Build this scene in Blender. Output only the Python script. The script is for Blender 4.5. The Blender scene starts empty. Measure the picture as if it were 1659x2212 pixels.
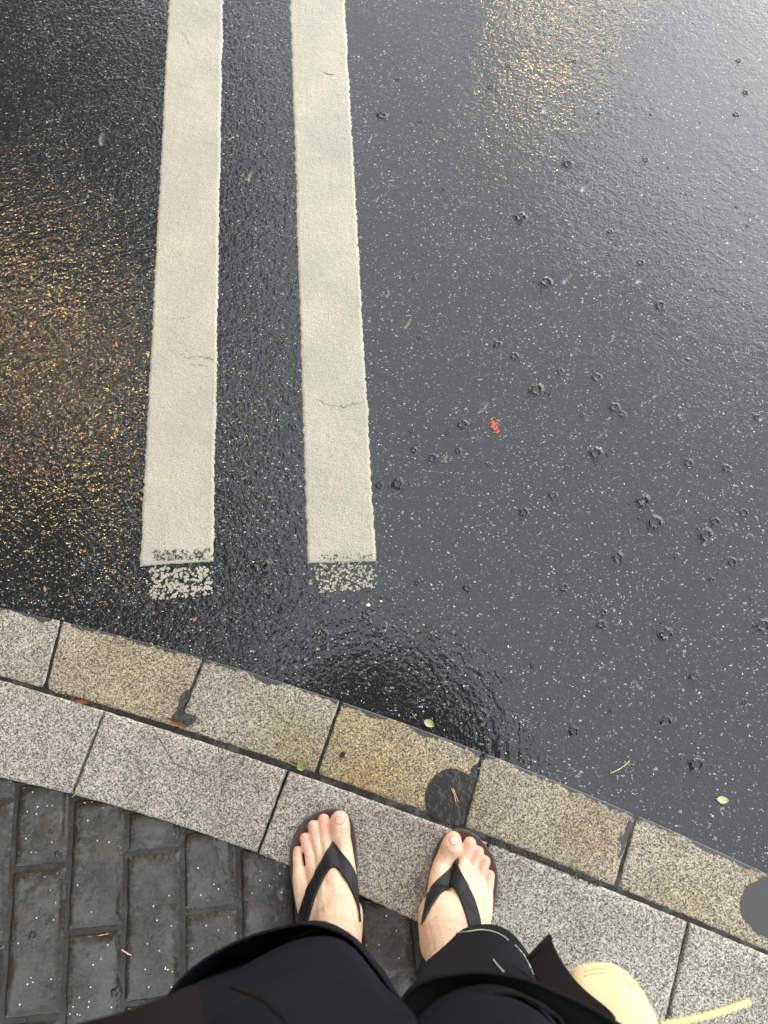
import bpy, bmesh, math, random
import numpy as np
from mathutils import Vector, noise as mnoise
from mathutils.bvhtree import BVHTree
random.seed(7); RNG = np.random.default_rng(7)
R = math.radians
scene = bpy.context.scene
COL = scene.collection

# ------------------------------------------------------------------ camera
CAM_H = 1.35
TILT = R(19.7)
FPX = 1661.0           # focal length in units of a 1659-wide picture
cam = bpy.data.cameras.new('camera'); camo = bpy.data.objects.new('camera', cam); COL.objects.link(camo)
camo.location = (0, 0, CAM_H); camo.rotation_euler = (TILT, 0, 0)
cam.sensor_fit = 'HORIZONTAL'; cam.sensor_width = 36; cam.lens = 36 * FPX / 1659
cam.clip_start = 0.02; cam.clip_end = 400
cam.dof.use_dof = True; cam.dof.focus_distance = 1.33; cam.dof.aperture_fstop = 9.3
scene.camera = camo
CR, SR = math.cos(TILT), math.sin(TILT)
def ray(px, py):
    a = (px - 829.5) / FPX; b = (1106 - py) / FPX
    return Vector((a, b * CR + SR, b * SR - CR)).normalized()
def P(px, py, z=0.0):
    d = ray(px, py); t = (z - CAM_H) / d.z
    return Vector((d.x * t, d.y * t, z))

# ------------------------------------------------------------------ world
w = bpy.data.worlds.new('World'); scene.world = w; w.use_nodes = True
nt = w.node_tree; nt.nodes.clear()
out = nt.nodes.new('ShaderNodeOutputWorld'); bg = nt.nodes.new('ShaderNodeBackground')
sky = nt.nodes.new('ShaderNodeTexSky'); sky.sky_type = 'NISHITA'; sky.sun_disc = False
SUN_EL, SUN_AZ = R(25), R(38)     # azimuth clockwise from +y (ahead), towards +x (right)
sky.sun_elevation = SUN_EL; sky.sun_rotation = SUN_AZ
sky.dust_density = 4; sky.air_density = 1.0
hs = nt.nodes.new('ShaderNodeHueSaturation'); hs.inputs['Saturation'].default_value = 0.35
mx = nt.nodes.new('ShaderNodeMix'); mx.data_type = 'RGBA'; mx.inputs[0].default_value = 0.6
nt.links.new(sky.outputs[0], hs.inputs['Color']); nt.links.new(hs.outputs[0], mx.inputs[6])
mx.inputs[7].default_value = (13.3, 14.5, 15.2, 1)      # the even cloud layer
nt.links.new(mx.outputs[2], bg.inputs[0]); bg.inputs[1].default_value = 0.15
nt.links.new(bg.outputs[0], out.inputs[0])

sl = bpy.data.lights.new('sun', 'SUN'); sl.energy = 0.75; sl.angle = R(50); sl.color = (0.93, 0.95, 1.0)
so = bpy.data.objects.new('sun', sl); COL.objects.link(so)
sd = Vector((math.sin(SUN_AZ) * math.cos(SUN_EL), math.cos(SUN_AZ) * math.cos(SUN_EL), math.sin(SUN_EL)))
so.rotation_euler = sd.to_track_quat('Z', 'Y').to_euler(); so.location = (3, 4, 6)
scene.view_settings.view_transform = 'Standard'; scene.view_settings.look = 'None'
scene.view_settings.exposure = 0.38; scene.view_settings.gamma = 1
try:
    scene.cycles.max_bounces = 6; scene.cycles.sample_clamp_indirect = 6; scene.cycles.caustics_reflective = False
    scene.cycles.caustics_refractive = False
except Exception: pass

# ------------------------------------------------------------------ helpers
def tag(o, label=None, cat=None, group=None, kind=None):
    if label: o['label'] = label
    if cat: o['category'] = cat
    if group: o['group'] = group
    if kind: o['kind'] = kind
    return o
def link_mesh(name, me, mat=None, parent=None, smooth=True):
    o = bpy.data.objects.new(name, me); COL.objects.link(o)
    if mat is not None:
        for m in (mat if isinstance(mat, (list, tuple)) else [mat]): me.materials.append(m)
    if smooth: me.polygons.foreach_set('use_smooth', [True] * len(me.polygons))
    if parent is not None: o.parent = parent
    return o
def mesh(name, verts, faces, mat=None, parent=None, smooth=True):
    me = bpy.data.meshes.new(name); me.from_pydata([tuple(v) for v in verts], [], faces); me.update()
    return link_mesh(name, me, mat, parent, smooth)
def bm_obj(name, bm, mat=None, parent=None, smooth=True):
    me = bpy.data.meshes.new(name); bm.to_mesh(me); bm.free()
    return link_mesh(name, me, mat, parent, smooth)
def empty(name, loc=(0, 0, 0)):
    o = bpy.data.objects.new(name, None); COL.objects.link(o); o.location = loc; return o
def attr(me, name, vals):
    a = me.attributes.new(name, 'FLOAT', 'POINT'); a.data.foreach_set('value', [float(v) for v in vals])
def cattr(me, name, vals):
    a = me.attributes.new(name, 'FLOAT_COLOR', 'POINT')
    a.data.foreach_set('color', np.array([list(v) + [1.0] for v in vals], dtype=np.float32).ravel())
def N(x, y, z=0.0): return mnoise.noise(Vector((x, y, z)))      # about -1..1
def tube(bm, pts, rad, seg=8, caps=True, flat=1.0):
    pts = [Vector(p) for p in pts]; rings = []
    for i, p in enumerate(pts):
        t = (pts[min(i + 1, len(pts) - 1)] - pts[max(i - 1, 0)]).normalized()
        up = Vector((0, 0, 1)) if abs(t.z) < .9 else Vector((0, 1, 0))
        a = t.cross(up).normalized(); b = t.cross(a).normalized()
        r = rad[i] if isinstance(rad, (list, tuple)) else rad
        rings.append([bm.verts.new(p + a * math.cos(2 * math.pi * k / seg) * r + b * math.sin(2 * math.pi * k / seg) * r * flat) for k in range(seg)])
    for i in range(len(rings) - 1):
        for k in range(seg):
            bm.faces.new((rings[i][k], rings[i][(k + 1) % seg], rings[i + 1][(k + 1) % seg], rings[i + 1][k]))
    if caps: bm.faces.new(rings[0][::-1]); bm.faces.new(rings[-1])
def box(bm, x0, x1, y0, y1, z0, z1):
    v = [bm.verts.new(c) for c in ((x0,y0,z0),(x1,y0,z0),(x1,y1,z0),(x0,y1,z0),(x0,y0,z1),(x1,y0,z1),(x1,y1,z1),(x0,y1,z1))]
    for f in ((3,2,1,0),(4,5,6,7),(0,1,5,4),(1,2,6,5),(2,3,7,6),(3,0,4,7)): bm.faces.new([v[i] for i in f])
_BT = {}
def ball(bm, c, r, u=12, v=8):
    if (u, v) not in _BT:
        vs = [(0, 0, 1)] + [(math.sin(math.pi * j / v) * math.cos(2 * math.pi * i / u), math.sin(math.pi * j / v) * math.sin(2 * math.pi * i / u), math.cos(math.pi * j / v)) for j in range(1, v) for i in range(u)] + [(0, 0, -1)]
        fs = [(0, 1 + i, 1 + (i + 1) % u) for i in range(u)]
        for j in range(v - 2):
            for i in range(u): a = 1 + j * u + i; b = 1 + j * u + (i + 1) % u; fs.append((a, a + u, b + u, b))
        l = len(vs) - 1; fs += [(l, 1 + (v - 2) * u + (i + 1) % u, 1 + (v - 2) * u + i) for i in range(u)]
        _BT[(u, v)] = (vs, fs)
    vs, fs = _BT[(u, v)]
    r = r if isinstance(r, (tuple, list)) else (r, r, r)
    bv = [bm.verts.new((x * r[0] + c[0], y * r[1] + c[1], z * r[2] + c[2])) for x, y, z in vs]
    for f in fs: bm.faces.new([bv[i] for i in f])

# ---- materials
class MatB:
    def __init__(s, name):
        s.m = bpy.data.materials.new(name); s.m.use_nodes = True; s.nt = s.m.node_tree
        s.b = s.nt.nodes['Principled BSDF']; s.pos = s.nd('ShaderNodeNewGeometry').outputs['Position']
    def nd(s, t, **k):
        n = s.nt.nodes.new(t)
        for a, v in k.items(): setattr(n, a, v)
        return n
    def lk(s, a, b): s.nt.links.new(a, b)
    def set(s, **k):
        for a, v in k.items():
            i = s.b.inputs[a.replace('_', ' ')]
            if hasattr(v, 'links'): s.lk(v, i)
            else: i.default_value = v
        return s
    def _in(s, i, v):
        if hasattr(v, 'links'): s.lk(v, i)
        elif isinstance(v, (tuple, list)) and len(v) == 3 and len(i.default_value) == 4: i.default_value = tuple(v) + (1,)
        else: i.default_value = v
    def noise(s, scale, detail=3, rough=.55, vec=None, col=False):
        n = s.nd('ShaderNodeTexNoise'); n.inputs['Scale'].default_value = scale; n.inputs['Detail'].default_value = detail
        n.inputs['Roughness'].default_value = rough; s.lk(vec or s.pos, n.inputs['Vector']); return n.outputs['Color' if col else 'Fac']
    def vor(s, scale, vec=None, rand=1.0):
        n = s.nd('ShaderNodeTexVoronoi'); n.inputs['Scale'].default_value = scale; n.inputs['Randomness'].default_value = rand
        s.lk(vec or s.pos, n.inputs['Vector'])
        sp = s.nd('ShaderNodeSeparateColor'); s.lk(n.outputs['Color'], sp.inputs[0])
        return n.outputs['Distance'], sp.outputs[0], sp.outputs[1], sp.outputs[2]
    def math(s, op, a, b=0.0, c=0.0, clamp=False):
        n = s.nd('ShaderNodeMath', operation=op, use_clamp=clamp)
        s._in(n.inputs[0], a); s._in(n.inputs[1], b); s._in(n.inputs[2], c); return n.outputs[0]
    def rng(s, v, a, b, c=0.0, d=1.0):
        n = s.nd('ShaderNodeMapRange'); s._in(n.inputs[0], v)
        for i, x in enumerate((a, b, c, d)): s._in(n.inputs[i + 1], x)
        return n.outputs[0]
    def ramp(s, v, stops, const=False):
        n = s.nd('ShaderNodeValToRGB'); s.lk(v, n.inputs[0]); r = n.color_ramp
        if const: r.interpolation = 'CONSTANT'
        while len(r.elements) < len(stops): r.elements.new(1)
        for e, (p, c) in zip(r.elements, stops): e.position = p; e.color = tuple(c) + (1,) if len(c) == 3 else c
        return n.outputs[0]
    def mix(s, f, a, b, mode='MIX'):
        n = s.nd('ShaderNodeMix'); n.data_type = 'RGBA'; n.blend_type = mode
        s._in(n.inputs[0], f); s._in(n.inputs[6], a); s._in(n.inputs[7], b); return n.outputs[2]
    def at(s, name, col=False):
        n = s.nd('ShaderNodeAttribute'); n.attribute_name = name; return n.outputs['Color' if col else 'Fac']
    def bump(s, h, dist=.001, strength=1.0, normal=None):
        n = s.nd('ShaderNodeBump'); n.inputs['Distance'].default_value = dist; s._in(n.inputs['Strength'], strength)
        s.lk(h, n.inputs['Height'])
        if normal is not None: s.lk(normal, n.inputs['Normal'])
        return n.outputs[0]
def simple(name, col, rough=.6, spec=.5, nscale=None, namp=.2, bscale=None, bdist=.001, **k):
    m = MatB(name); m.set(Roughness=rough, Specular_IOR_Level=spec, **k)
    if nscale:
        f = m.noise(nscale, 4)
        m.set(Base_Color=m.mix(f, tuple(c * (1 - namp) for c in col), tuple(min(1, c * (1 + namp)) for c in col)))
    else: m.set(Base_Color=tuple(col) + (1,))
    if bscale: m.set(Normal=m.bump(m.noise(bscale, 4), bdist))
    return m.m

RIP_C = P(842, 1545)
def water_normal(m, rough):
    """normal of the thin water film: lumpy over bare aggregate, smooth where deep, ripples by the kerb"""
    ag = m.math('ADD', m.noise(135, 1.5, .5), m.math('MULTIPLY', m.noise(62, 0), .7))
    n1 = m.bump(m.math('MULTIPLY', ag, rough), .0026)
    gentle = m.math('ADD', m.noise(34, 2), m.math('MULTIPLY', m.noise(150, 2), m.rng(m.noise(6, 4, .6), .42, .62, .15, .75)))
    n2 = m.bump(gentle, .0006, 1.0, n1)
    # rings running out from a point near the kerb
    sub = m.nd('ShaderNodeVectorMath', operation='SUBTRACT'); m.lk(m.pos, sub.inputs[0]); sub.inputs[1].default_value = RIP_C
    wob = m.nd('ShaderNodeVectorMath', operation='ADD'); m.lk(sub.outputs[0], wob.inputs[0])
    sc = m.nd('ShaderNodeVectorMath', operation='SCALE'); m.lk(m.noise(14, 2, col=True), sc.inputs[0]); sc.inputs['Scale'].default_value = .05
    m.lk(sc.outputs[0], wob.inputs[1])
    ln = m.nd('ShaderNodeVectorMath', operation='LENGTH'); m.lk(wob.outputs[0], ln.inputs[0])
    sp = m.nd('ShaderNodeSeparateXYZ'); m.lk(wob.outputs[0], sp.inputs[0])
    an = m.math('ARCTAN2', sp.outputs[1], sp.outputs[0])
    cb = m.nd('ShaderNodeCombineXYZ'); m.lk(m.math('MULTIPLY', ln.outputs['Value'], 95), cb.inputs[0]); m.lk(m.math('MULTIPLY', an, 4.2), cb.inputs[1])
    rip = m.noise(1.0, 2, .5, vec=cb.outputs[0])
    rp = m.math('MULTIPLY', rip, m.at('ripple'))
    return m.bump(rp, .0015, 1.0, n2)

def road_mat():
    m = MatB('wet_asphalt'); rough = m.at('rough')
    wv = m.nd('ShaderNodeVectorMath', operation='SCALE'); m.lk(m.noise(260, 2, .6, col=True), wv.inputs[0]); wv.inputs['Scale'].default_value = .0075
    wa = m.nd('ShaderNodeVectorMath', operation='ADD'); m.lk(m.pos, wa.inputs[0]); m.lk(wv.outputs[0], wa.inputs[1])
    mp = m.nd('ShaderNodeMapping'); m.lk(wa.outputs[0], mp.inputs[0]); mp.inputs['Rotation'].default_value = (0, 0, .6); mp.inputs['Scale'].default_value = (.75, 1.25, 0)
    W = mp.outputs[0]
    d, r1, r2, r3 = m.vor(330, W); D, q1, q2, q3 = m.vor(150, W); e, s1, s2, s3 = m.vor(560, W)
    g1, g2, g3, g4 = m.vor(230)
    base = m.mix(m.noise(260, 4, .7), (.002, .0022, .0025), (.016, .016, .0155))
    base = m.mix(m.rng(g2, .62, 1.0, 0, .9), base, m.mix(g3, (.030, .031, .031), (.075, .074, .068)))
    base = m.mix(m.rng(m.noise(420, 2, .6), .55, .72, 0, .8), base, (.001, .001, .001))
    base = m.mix(m.rng(m.noise(2.2, 3), .35, .7), base, (.009, .009, .0085), 'MIX')
    base = m.mix(m.rng(m.noise(700, 2), .35, .75), base, (.018, .018, .018))
    dens = m.rng(m.noise(5, 3), .3, .75, -.035, .02)
    big = m.math('MULTIPLY', m.math('GREATER_THAN', q1, m.math('SUBTRACT', .95, dens)), m.math('LESS_THAN', D, .40))
    base = m.mix(big, base, m.ramp(q2, [(0, (.035, .035, .035)), (.6, (.08, .08, .075)), (1, (.30, .27, .22))]))
    med = m.math('MULTIPLY', m.math('GREATER_THAN', r1, m.math('SUBTRACT', .93, dens)), m.math('LESS_THAN', d, .41))
    base = m.mix(med, base, m.ramp(r2, [(0, (.10, .10, .10)), (.5, (.22, .22, .21)), (.85, (.5, .5, .47)), (1, (.8, .78, .7))]))
    sm = m.math('MULTIPLY', m.math('GREATER_THAN', s1, m.math('SUBTRACT', .95, dens)), m.math('LESS_THAN', e, .42))
    base = m.mix(sm, base, m.ramp(s2, [(0, (.15, .15, .15)), (.7, (.4, .4, .38)), (1, (.85, .85, .8))]))
    n0 = m.bump(m.math('SUBTRACT', 1.0, m.vor(300)[0]), .0016)
    m.set(Base_Color=base, Roughness=.55, Normal=n0, Specular_IOR_Level=.12, Coat_Weight=1.0, Coat_IOR=1.58,
          Coat_Roughness=.035, Coat_Normal=water_normal(m, rough))
    return m.m
M_ROAD = road_mat()

def paint_mat():
    m = MatB('road_paint')
    c = m.mix(m.noise(9, 4, .6), (.51, .46, .355), (.655, .60, .475))
    c = m.mix(m.rng(m.noise(5, 5, .65), .38, .66, 0, .7), c, (.40, .375, .30))
    c = m.mix(m.rng(m.noise(330, 4, .8), .38, .68, 0, .75), c, (.24, .225, .175))
    d, r1, r2, r3 = m.vor(330)
    pit = m.math('MULTIPLY', m.math('GREATER_THAN', r1, m.rng(m.noise(7, 2),   .3, .7, .975, .90)), m.math('LESS_THAN', d, .3))
    c = m.mix(m.math('MULTIPLY', pit, .8), c, (.10, .095, .08))
    h = m.math('ADD', m.noise(270, 3, .65), m.math('MULTIPLY', m.noise(60, 2), 1.0))
    m.set(Base_Color=c, Roughness=.42, Specular_IOR_Level=.45, Normal=m.bump(h, .0016), Coat_Weight=.3, Coat_Roughness=.2, Coat_Normal=m.bump(h, .0014))
    return m.m
M_PAINT = paint_mat()
M_CRACK = simple('crack_dirt', (.05, .045, .038), .6)

def granite_mat():
    m = MatB('granite')
    d, r1, r2, r3 = m.vor(520); e, s1, s2, s3 = m.vor(340)
    f = m.math('ADD', m.math('MULTIPLY', r1, .46), m.math('MULTIPLY', m.noise(330, 4, .75), .54))
    c = m.ramp(f, [(.26, (.035, .033, .03)), (.36, (.14, .137, .125)), (.48, (.27, .265, .25)), (.62, (.42, .41, .39)), (.8, (.66, .65, .62))])
    blk = m.math('MULTIPLY', m.math('GREATER_THAN', s1, .84), m.rng(e, .3, .5, 1, 0))
    c = m.mix(m.math('MULTIPLY', blk, .72), c, (.06, .055, .052))
    c = m.mix(1.0, c, m.at('tint', True), 'MULTIPLY'); c = m.mix(1.0, c, (1.12, 1.05, .95), 'MULTIPLY')
    wear = m.noise(9, 5, .65)
    c = m.mix(m.rng(wear, .42, .66, 0, .55), c, m.mix(1.0, c, (.62, .60, .56), 'MULTIPLY'))
    dirt = m.at('dirt')
    dn = m.rng(m.math('ADD', dirt, m.math('MULTIPLY', m.math('SUBTRACT', m.noise(160, 4, .7), .5), .9)), .42, .62)
    c = m.mix(m.math('MULTIPLY', dn, .97), c, m.mix(m.noise(300, 3), (.004, .004, .004), (.022, .022, .020)))
    h = m.math('ADD', m.noise(420, 3, .7), m.math('MULTIPLY', m.noise(70, 3), .8))
    m.set(Base_Color=c, Roughness=.5, Specular_IOR_Level=.4, Normal=m.bump(h, .0011), Coat_Weight=m.math('MAXIMUM', m.rng(m.noise(8, 3), .4, .65, .15, .5), dn),
          Coat_IOR=m.rng(dn, 0, 1, 1.35, 1.58), Coat_Roughness=m.rng(dn, 0, 1, .14, .05), Coat_Normal=m.bump(h, .0009))
    return m.m
M_GRAN = granite_mat()

def paver_mat():
    m = MatB('wet_paver')
    c = m.mix(m.rng(m.noise(13, 6, .7), .3, .7), (.008, .007, .005), (.080, .072, .060))
    c = m.mix(m.rng(m.noise(220, 4, .7), .35, .75, 0, .6), c, (.10, .095, .085))
    d, r1, r2, r3 = m.vor(260)
    ch = m.math('MULTIPLY', m.math('GREATER_THAN', r1, .972), m.math('LESS_THAN', d, .3))
    c = m.mix(ch, c, (.75, .74, .7))  # white dots painted in as glints on the wet blocks
    dd = m.rng(m.math('ADD', m.at('dirt'), m.math('MULTIPLY', m.math('SUBTRACT', m.noise(38, 5, .75), .5), 2.6)), .30, .65)
    c = m.mix(m.math('MULTIPLY', dd, .9), c, m.mix(m.noise(150, 3), (.006, .005, .003), (.035, .028, .016)))
    h = m.math('ADD', m.math('MULTIPLY', m.noise(150, 4, .7), m.rng(m.noise(11, 4), .44, .62, .03, 1.3)), m.math('MULTIPLY', m.noise(26, 2), 1.3))
    n = m.bump(h, .0022)
    m.set(Base_Color=c, Roughness=.5, Normal=n, Specular_IOR_Level=.25, Coat_Weight=m.rng(m.noise(12, 4, .6), .35, .6, .6, 1), Coat_IOR=1.5, Coat_Roughness=.04, Coat_Normal=n)
    return m.m
M_PAVE = paver_mat()

def skin_mat():
    m = MatB('skin'); pk = m.at('pink')
    c = m.mix(m.rng(m.noise(60, 5, .7), .35, .65), (.80, .535, .36), (.91, .66, .47))
    c = m.mix(m.rng(m.noise(18, 2), .35, .7, 0, .4), c, (.80, .47, .33))
    c = m.mix(m.math('MULTIPLY', pk, .85), c, (.84, .36, .27))
    h = m.math('ADD', m.noise(450, 3), m.math('MULTIPLY', m.noise(90, 3), 2.6))
    m.set(Base_Color=c, Roughness=.42, Specular_IOR_Level=.45, Subsurface_Weight=.18, Subsurface_Scale=.006,
          Subsurface_Radius=(1.0, .35, .2), Normal=m.bump(h, .0008), Coat_Weight=.25, Coat_Roughness=.2)
    return m.m
M_SKIN = skin_mat()
M_NAIL = simple('toenail', (.80, .45, .36), .3, .5)
M_FOLD = simple('nail_fold', (.62, .26, .20), .5)
M_STRAP = simple('black_rubber_strap', (.010, .010, .011), .55, .35, bscale=900, bdist=.0003)
M_SOLE = simple('brown_rubber_sole', (.085, .058, .048), .5, .4, 120, .3, bscale=500, bdist=.0008)
def cloth(name, col, rough=.9):
    m = MatB(name)
    wv = m.nd('ShaderNodeTexWave'); wv.inputs['Scale'].default_value = 420; wv.inputs['Distortion'].default_value = 1.5; m.lk(m.pos, wv.inputs['Vector'])
    h = m.math('ADD', wv.outputs['Fac'], m.math('ADD', m.math('MULTIPLY', m.noise(28, 3), 5), m.math('MULTIPLY', m.noise(9, 2), 16)))
    m.set(Base_Color=m.mix(m.noise(30, 4), tuple(x * .75 for x in col), tuple(x * 1.3 for x in col)), Roughness=rough,
          Specular_IOR_Level=.15, Normal=m.bump(h, .0006))
    return m.m
M_TROU = cloth('black_cotton', (.016, .0180, .0225))
M_COAT = cloth('charcoal_cloth', (.016, .0175, .018))
M_LINE = cloth('brown_lining', (.018, .0135, .0115))
M_WHITE = simple('white_thread', (.55, .54, .5), .8)
M_BAG = simple('cream_canvas', (.86, .70, .40), .75, .3, 14, .06, bscale=600, bdist=.0006)
M_CORD = simple('yellow_cord', (.80, .62, .32), .7, .3, 200, .15)
M_HAIR = simple('dark_hair', (.012, .009, .008), .5, bscale=300, bdist=.002)
M_UMB = simple('black_nylon', (.010, .010, .012), .7, .2)
M_METAL = simple('dark_metal', (.03, .03, .033), .4, .5, Metallic=.6)
mw = MatB('clear_water'); mw.set(Base_Color=(1, 1, 1, 1), Roughness=0.0, IOR=1.33, Transmission_Weight=1.0); M_WATER = mw.m

# ------------------------------------------------------------------ ROAD (one sheet to the horizon)
def idw(pts, x, y):
    sw = sv = 0
    for (a, b, v) in pts:
        k = 1.0 / ((a - x) ** 2 + (b - y) ** 2 + 400.0) ** 1.5; sw += k; sv += k * v
    return sv / sw
RCTL = [(0,0,.5),(200,300,.62),(60,520,.7),(60,820,.8),(250,1000,.62),(200,1250,.62),(40,1280,.6),(550,100,.38),(560,500,.45),(560,900,.6),(570,1200,.6),
        (900,100,.2),(1200,20,.6),(1230,200,.36),(1250,380,.26),(900,600,.22),(900,1050,.22),(1300,700,.16),(1500,200,.12),(1300,1300,.12),
        (1500,1600,.03),(1100,1450,.04),(700,1390,.25),(830,1430,.03),(750,1470,.05),(950,1560,.02),(870,1370,.08),(450,1350,.7),(800,1290,.25),(1600,1000,.13),(-300,900,1),(2000,1000,.1)]
PCTL = [(P(a, b).x, P(a, b).y, v) for a, b, v in RCTL]
def road_rough(x, y):
    sw = sv = 0
    for (a, b, v) in PCTL:
        k = 1.0 / ((a - x) ** 2 + (b - y) ** 2 + .004) ** 1.5; sw += k; sv += k * v
    return max(0, sv / sw + .16 * N(x * 7, y * 7) + .14 * max(0, N(x * 3.1 + 5, y * 3.1)) + .12 * max(0, N(x * 14, y * 14, 8) - .15))
BL = P(830, 1500)
def ripple_amt(x, y):
    dx, dy = (x - BL.x) / .235, (y - BL.y) / .19
    q = dx * dx + dy * dy; core = P(825, 1510); cx_, cy_ = (x - core.x) / .15, (y - core.y) / .095
    return math.exp(-q ** 1.4) * (.75 + .5 * N(x * 12, y * 12, 3)) * (1 - .93 * math.exp(-(cx_ * cx_ + cy_ * cy_) ** 2))
xs = sorted(set([-150, -60, -25, -10, -5, -3, -2, -1.5] + [round(-1.2 + .02 * i, 4) for i in range(121)] + [1.5, 2, 3, 5, 10, 25, 60, 150]))
ys = sorted(set([-60, -25, -10, -5, -3, -2, -1] + [round(-.6 + .02 * i, 4) for i in range(121)] + [2.2, 3, 5, 10, 25, 60, 150]))
V = [(x, y, 0.0) for y in ys for x in xs]; nx = len(xs)
F = [(j * nx + i, j * nx + i + 1, (j + 1) * nx + i + 1, (j + 1) * nx + i) for j in range(len(ys) - 1) for i in range(nx - 1)]
road = mesh('road', V, F, M_ROAD); tag(road, kind='structure')
road['label'] = 'wet dark asphalt road with pale stone chips and rain ripples'
attr(road.data, 'rough', [road_rough(v[0], v[1]) for v in V]); attr(road.data, 'ripple', [ripple_amt(v[0], v[1]) for v in V])

# ------------------------------------------------------------------ PAINTED LINES
def line_mesh(name, L0, R0, L1, R1, ext=1.6):
    """L0,R0: near end corners (ground), L1,R1: far end; ragged edges of a thick paint layer"""
    L0, R0, L1, R1 = [Vector(p) for p in (L0, R0, L1, R1)]
    L1 = L0 + (L1 - L0) * ext; R1 = R0 + (R1 - R0) * ext
    n = int((L1 - L0).length / .0035); m = 26; zt = .0026
    side = (R0 - L0).normalized(); V = []; F = []
    for i in range(n + 1):
        t = i / n; a = L0.lerp(L1, t); b = R0.lerp(R1, t)
        la = .0022 * N(i * .45, 1.3 + L0.x * 50) + .0022 * N(i * 1.3, 7.5) ; ra = .0022 * N(i * .45, 9.3 + L0.x * 50) + .0022 * N(i * 1.3, 17.5)
        la += .002 * N(i * .05, 3.3); ra += .002 * N(i * .05, 5.1 + L0.x)
        a = a + side * la; b = b + side * ra
        row = [a + Vector((0, 0, .0003))] + [a.lerp(b, .012 + .976 * k / (m - 1)) + Vector((0, 0, zt + .0004 * N(i * .2, k * .8))) for k in range(m)] + [b + Vector((0, 0, .0003))]
        if i == 0: row = [p + (L0 - L1).normalized() * (.003 * abs(N(k * .55, 4 + L0.x * 9)) + .002 * N(k * 1.7, 2)) for k, p in enumerate(row)]
        V += row
    w_ = m + 2
    F = [(i * w_ + k, i * w_ + k + 1, (i + 1) * w_ + k + 1, (i + 1) * w_ + k) for i in range(n) for k in range(w_ - 1)]
    # near end lip
    o = len(V); V += [V[k] + Vector((0, -.0006, -.0023 if 0 < k < w_ - 1 else 0)) for k in range(w_)]
    F += [(o + k, o + k + 1, k + 1, k) for k in range(w_ - 1)]
    return mesh(name, V, F, M_PAINT)
def fleck(bm, c, r, z, n=7):
    a0 = random.random() * 6.3; vs = []
    for k in range(n):
        rr = r * random.uniform(.6, 1.25); a = a0 + k * 2 * math.pi / n
        vs.append(bm.verts.new((c.x + rr * math.cos(a), c.y + rr * math.sin(a), z)))
    try: bm.faces.new(vs)
    except Exception: pass
def worn_patch(parent, name, corners, count, rr, z0, mat, dens=None):
    a, b, c, d = [P(*q) for q in corners]; bm = bmesh.new()
    for i in range(count):
        u, v = random.random(), random.random()
        p = a.lerp(b, u).lerp(d.lerp(c, u), v)
        if N(p.x * 150, p.y * 150, 5) < -.12: continue
        e = min(u, 1 - u, v, 1 - v)
        if random.random() > .35 + e * 8: continue
        fleck(bm, p, random.uniform(*rr), z0 + random.random() * .0008)
    return bm_obj(name, bm, mat, parent, smooth=False)
def crack(parent, pts, wd=.0010, z=.0034):
    q = []
    for (a, b) in zip(pts[:-1], pts[1:]):
        n = 9
        for i in range(n):
            t = i / n; q.append((a[0] + (b[0] - a[0]) * t + random.uniform(-3, 3), a[1] + (b[1] - a[1]) * t + random.uniform(-2.6, 2.6)))
    q.append(pts[-1]); W = [P(x, y, z) for x, y in q]; V = []; F = []
    for i, p in enumerate(W):
        t = (W[min(i + 1, len(W) - 1)] - W[max(0, i - 1)]).normalized(); s = Vector((-t.y, t.x, 0))
        r = wd * random.uniform(.25, 1) * (1 - abs(2 * i / (len(W) - 1) - 1) ** 3 * .8)
        V += [p + s * r * .5, p - s * r * .5]
    F = [(2 * i, 2 * i + 1, 2 * i + 3, 2 * i + 2) for i in range(len(W) - 1)]
    return mesh('crack', V, F, M_CRACK, parent, False)
lineA = line_mesh('painted_line', P(302, 1222), P(461, 1212), P(365, 0), P(482, 0))
tag(lineA, 'left of the two long cream white painted road lines, with dirtier flaked lower end', 'road line', 'pair of painted lines on the road')
lineB = line_mesh('painted_line', P(664, 1216), P(812, 1212), P(626, 0), P(744, 0))
tag(lineB, 'right one of two long cream white painted road lines, cracked across its lower third', 'road line', 'pair of painted lines on the road')
worn_patch(lineA, 'worn_paint', [(316, 1226), (461, 1222), (460, 1284), (320, 1298)], 560, (.0012, .0036), .0012, M_PAINT)
worn_patch(lineB, 'worn_paint', [(676, 1218), (812, 1214), (812, 1274), (690, 1282)], 560, (.0008, .0026), .0012, M_PAINT)
worn_patch(lineA, 'bare_spots', [(330, 1190), (460, 1186), (460, 1210), (332, 1212)], 420, (.0006, .0018), .0034, M_CRACK)
worn_patch(lineB, 'bare_spots', [(690, 1198), (806, 1194), (806, 1212), (700, 1210)], 110, (.0005, .0014), .0034, M_CRACK)
for pts in ([(350, 690), (410, 688)], [(392, 776), (425, 768), (440, 772), (468, 776)], [(405, 786), (450, 790)]): crack(lineA, pts, .0012)
for pts in ([(702, 872), (745, 879), (760, 871), (795, 868)], [(680, 860), (705, 872)]): crack(lineB, pts, .0013)
for pts in ([(385, 60), (430, 120)], [(372, 180), (420, 190)]): crack(lineA, pts, .0006)
cr = crack(lineB, [(700, 155), (722, 163)], .003)

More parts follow.
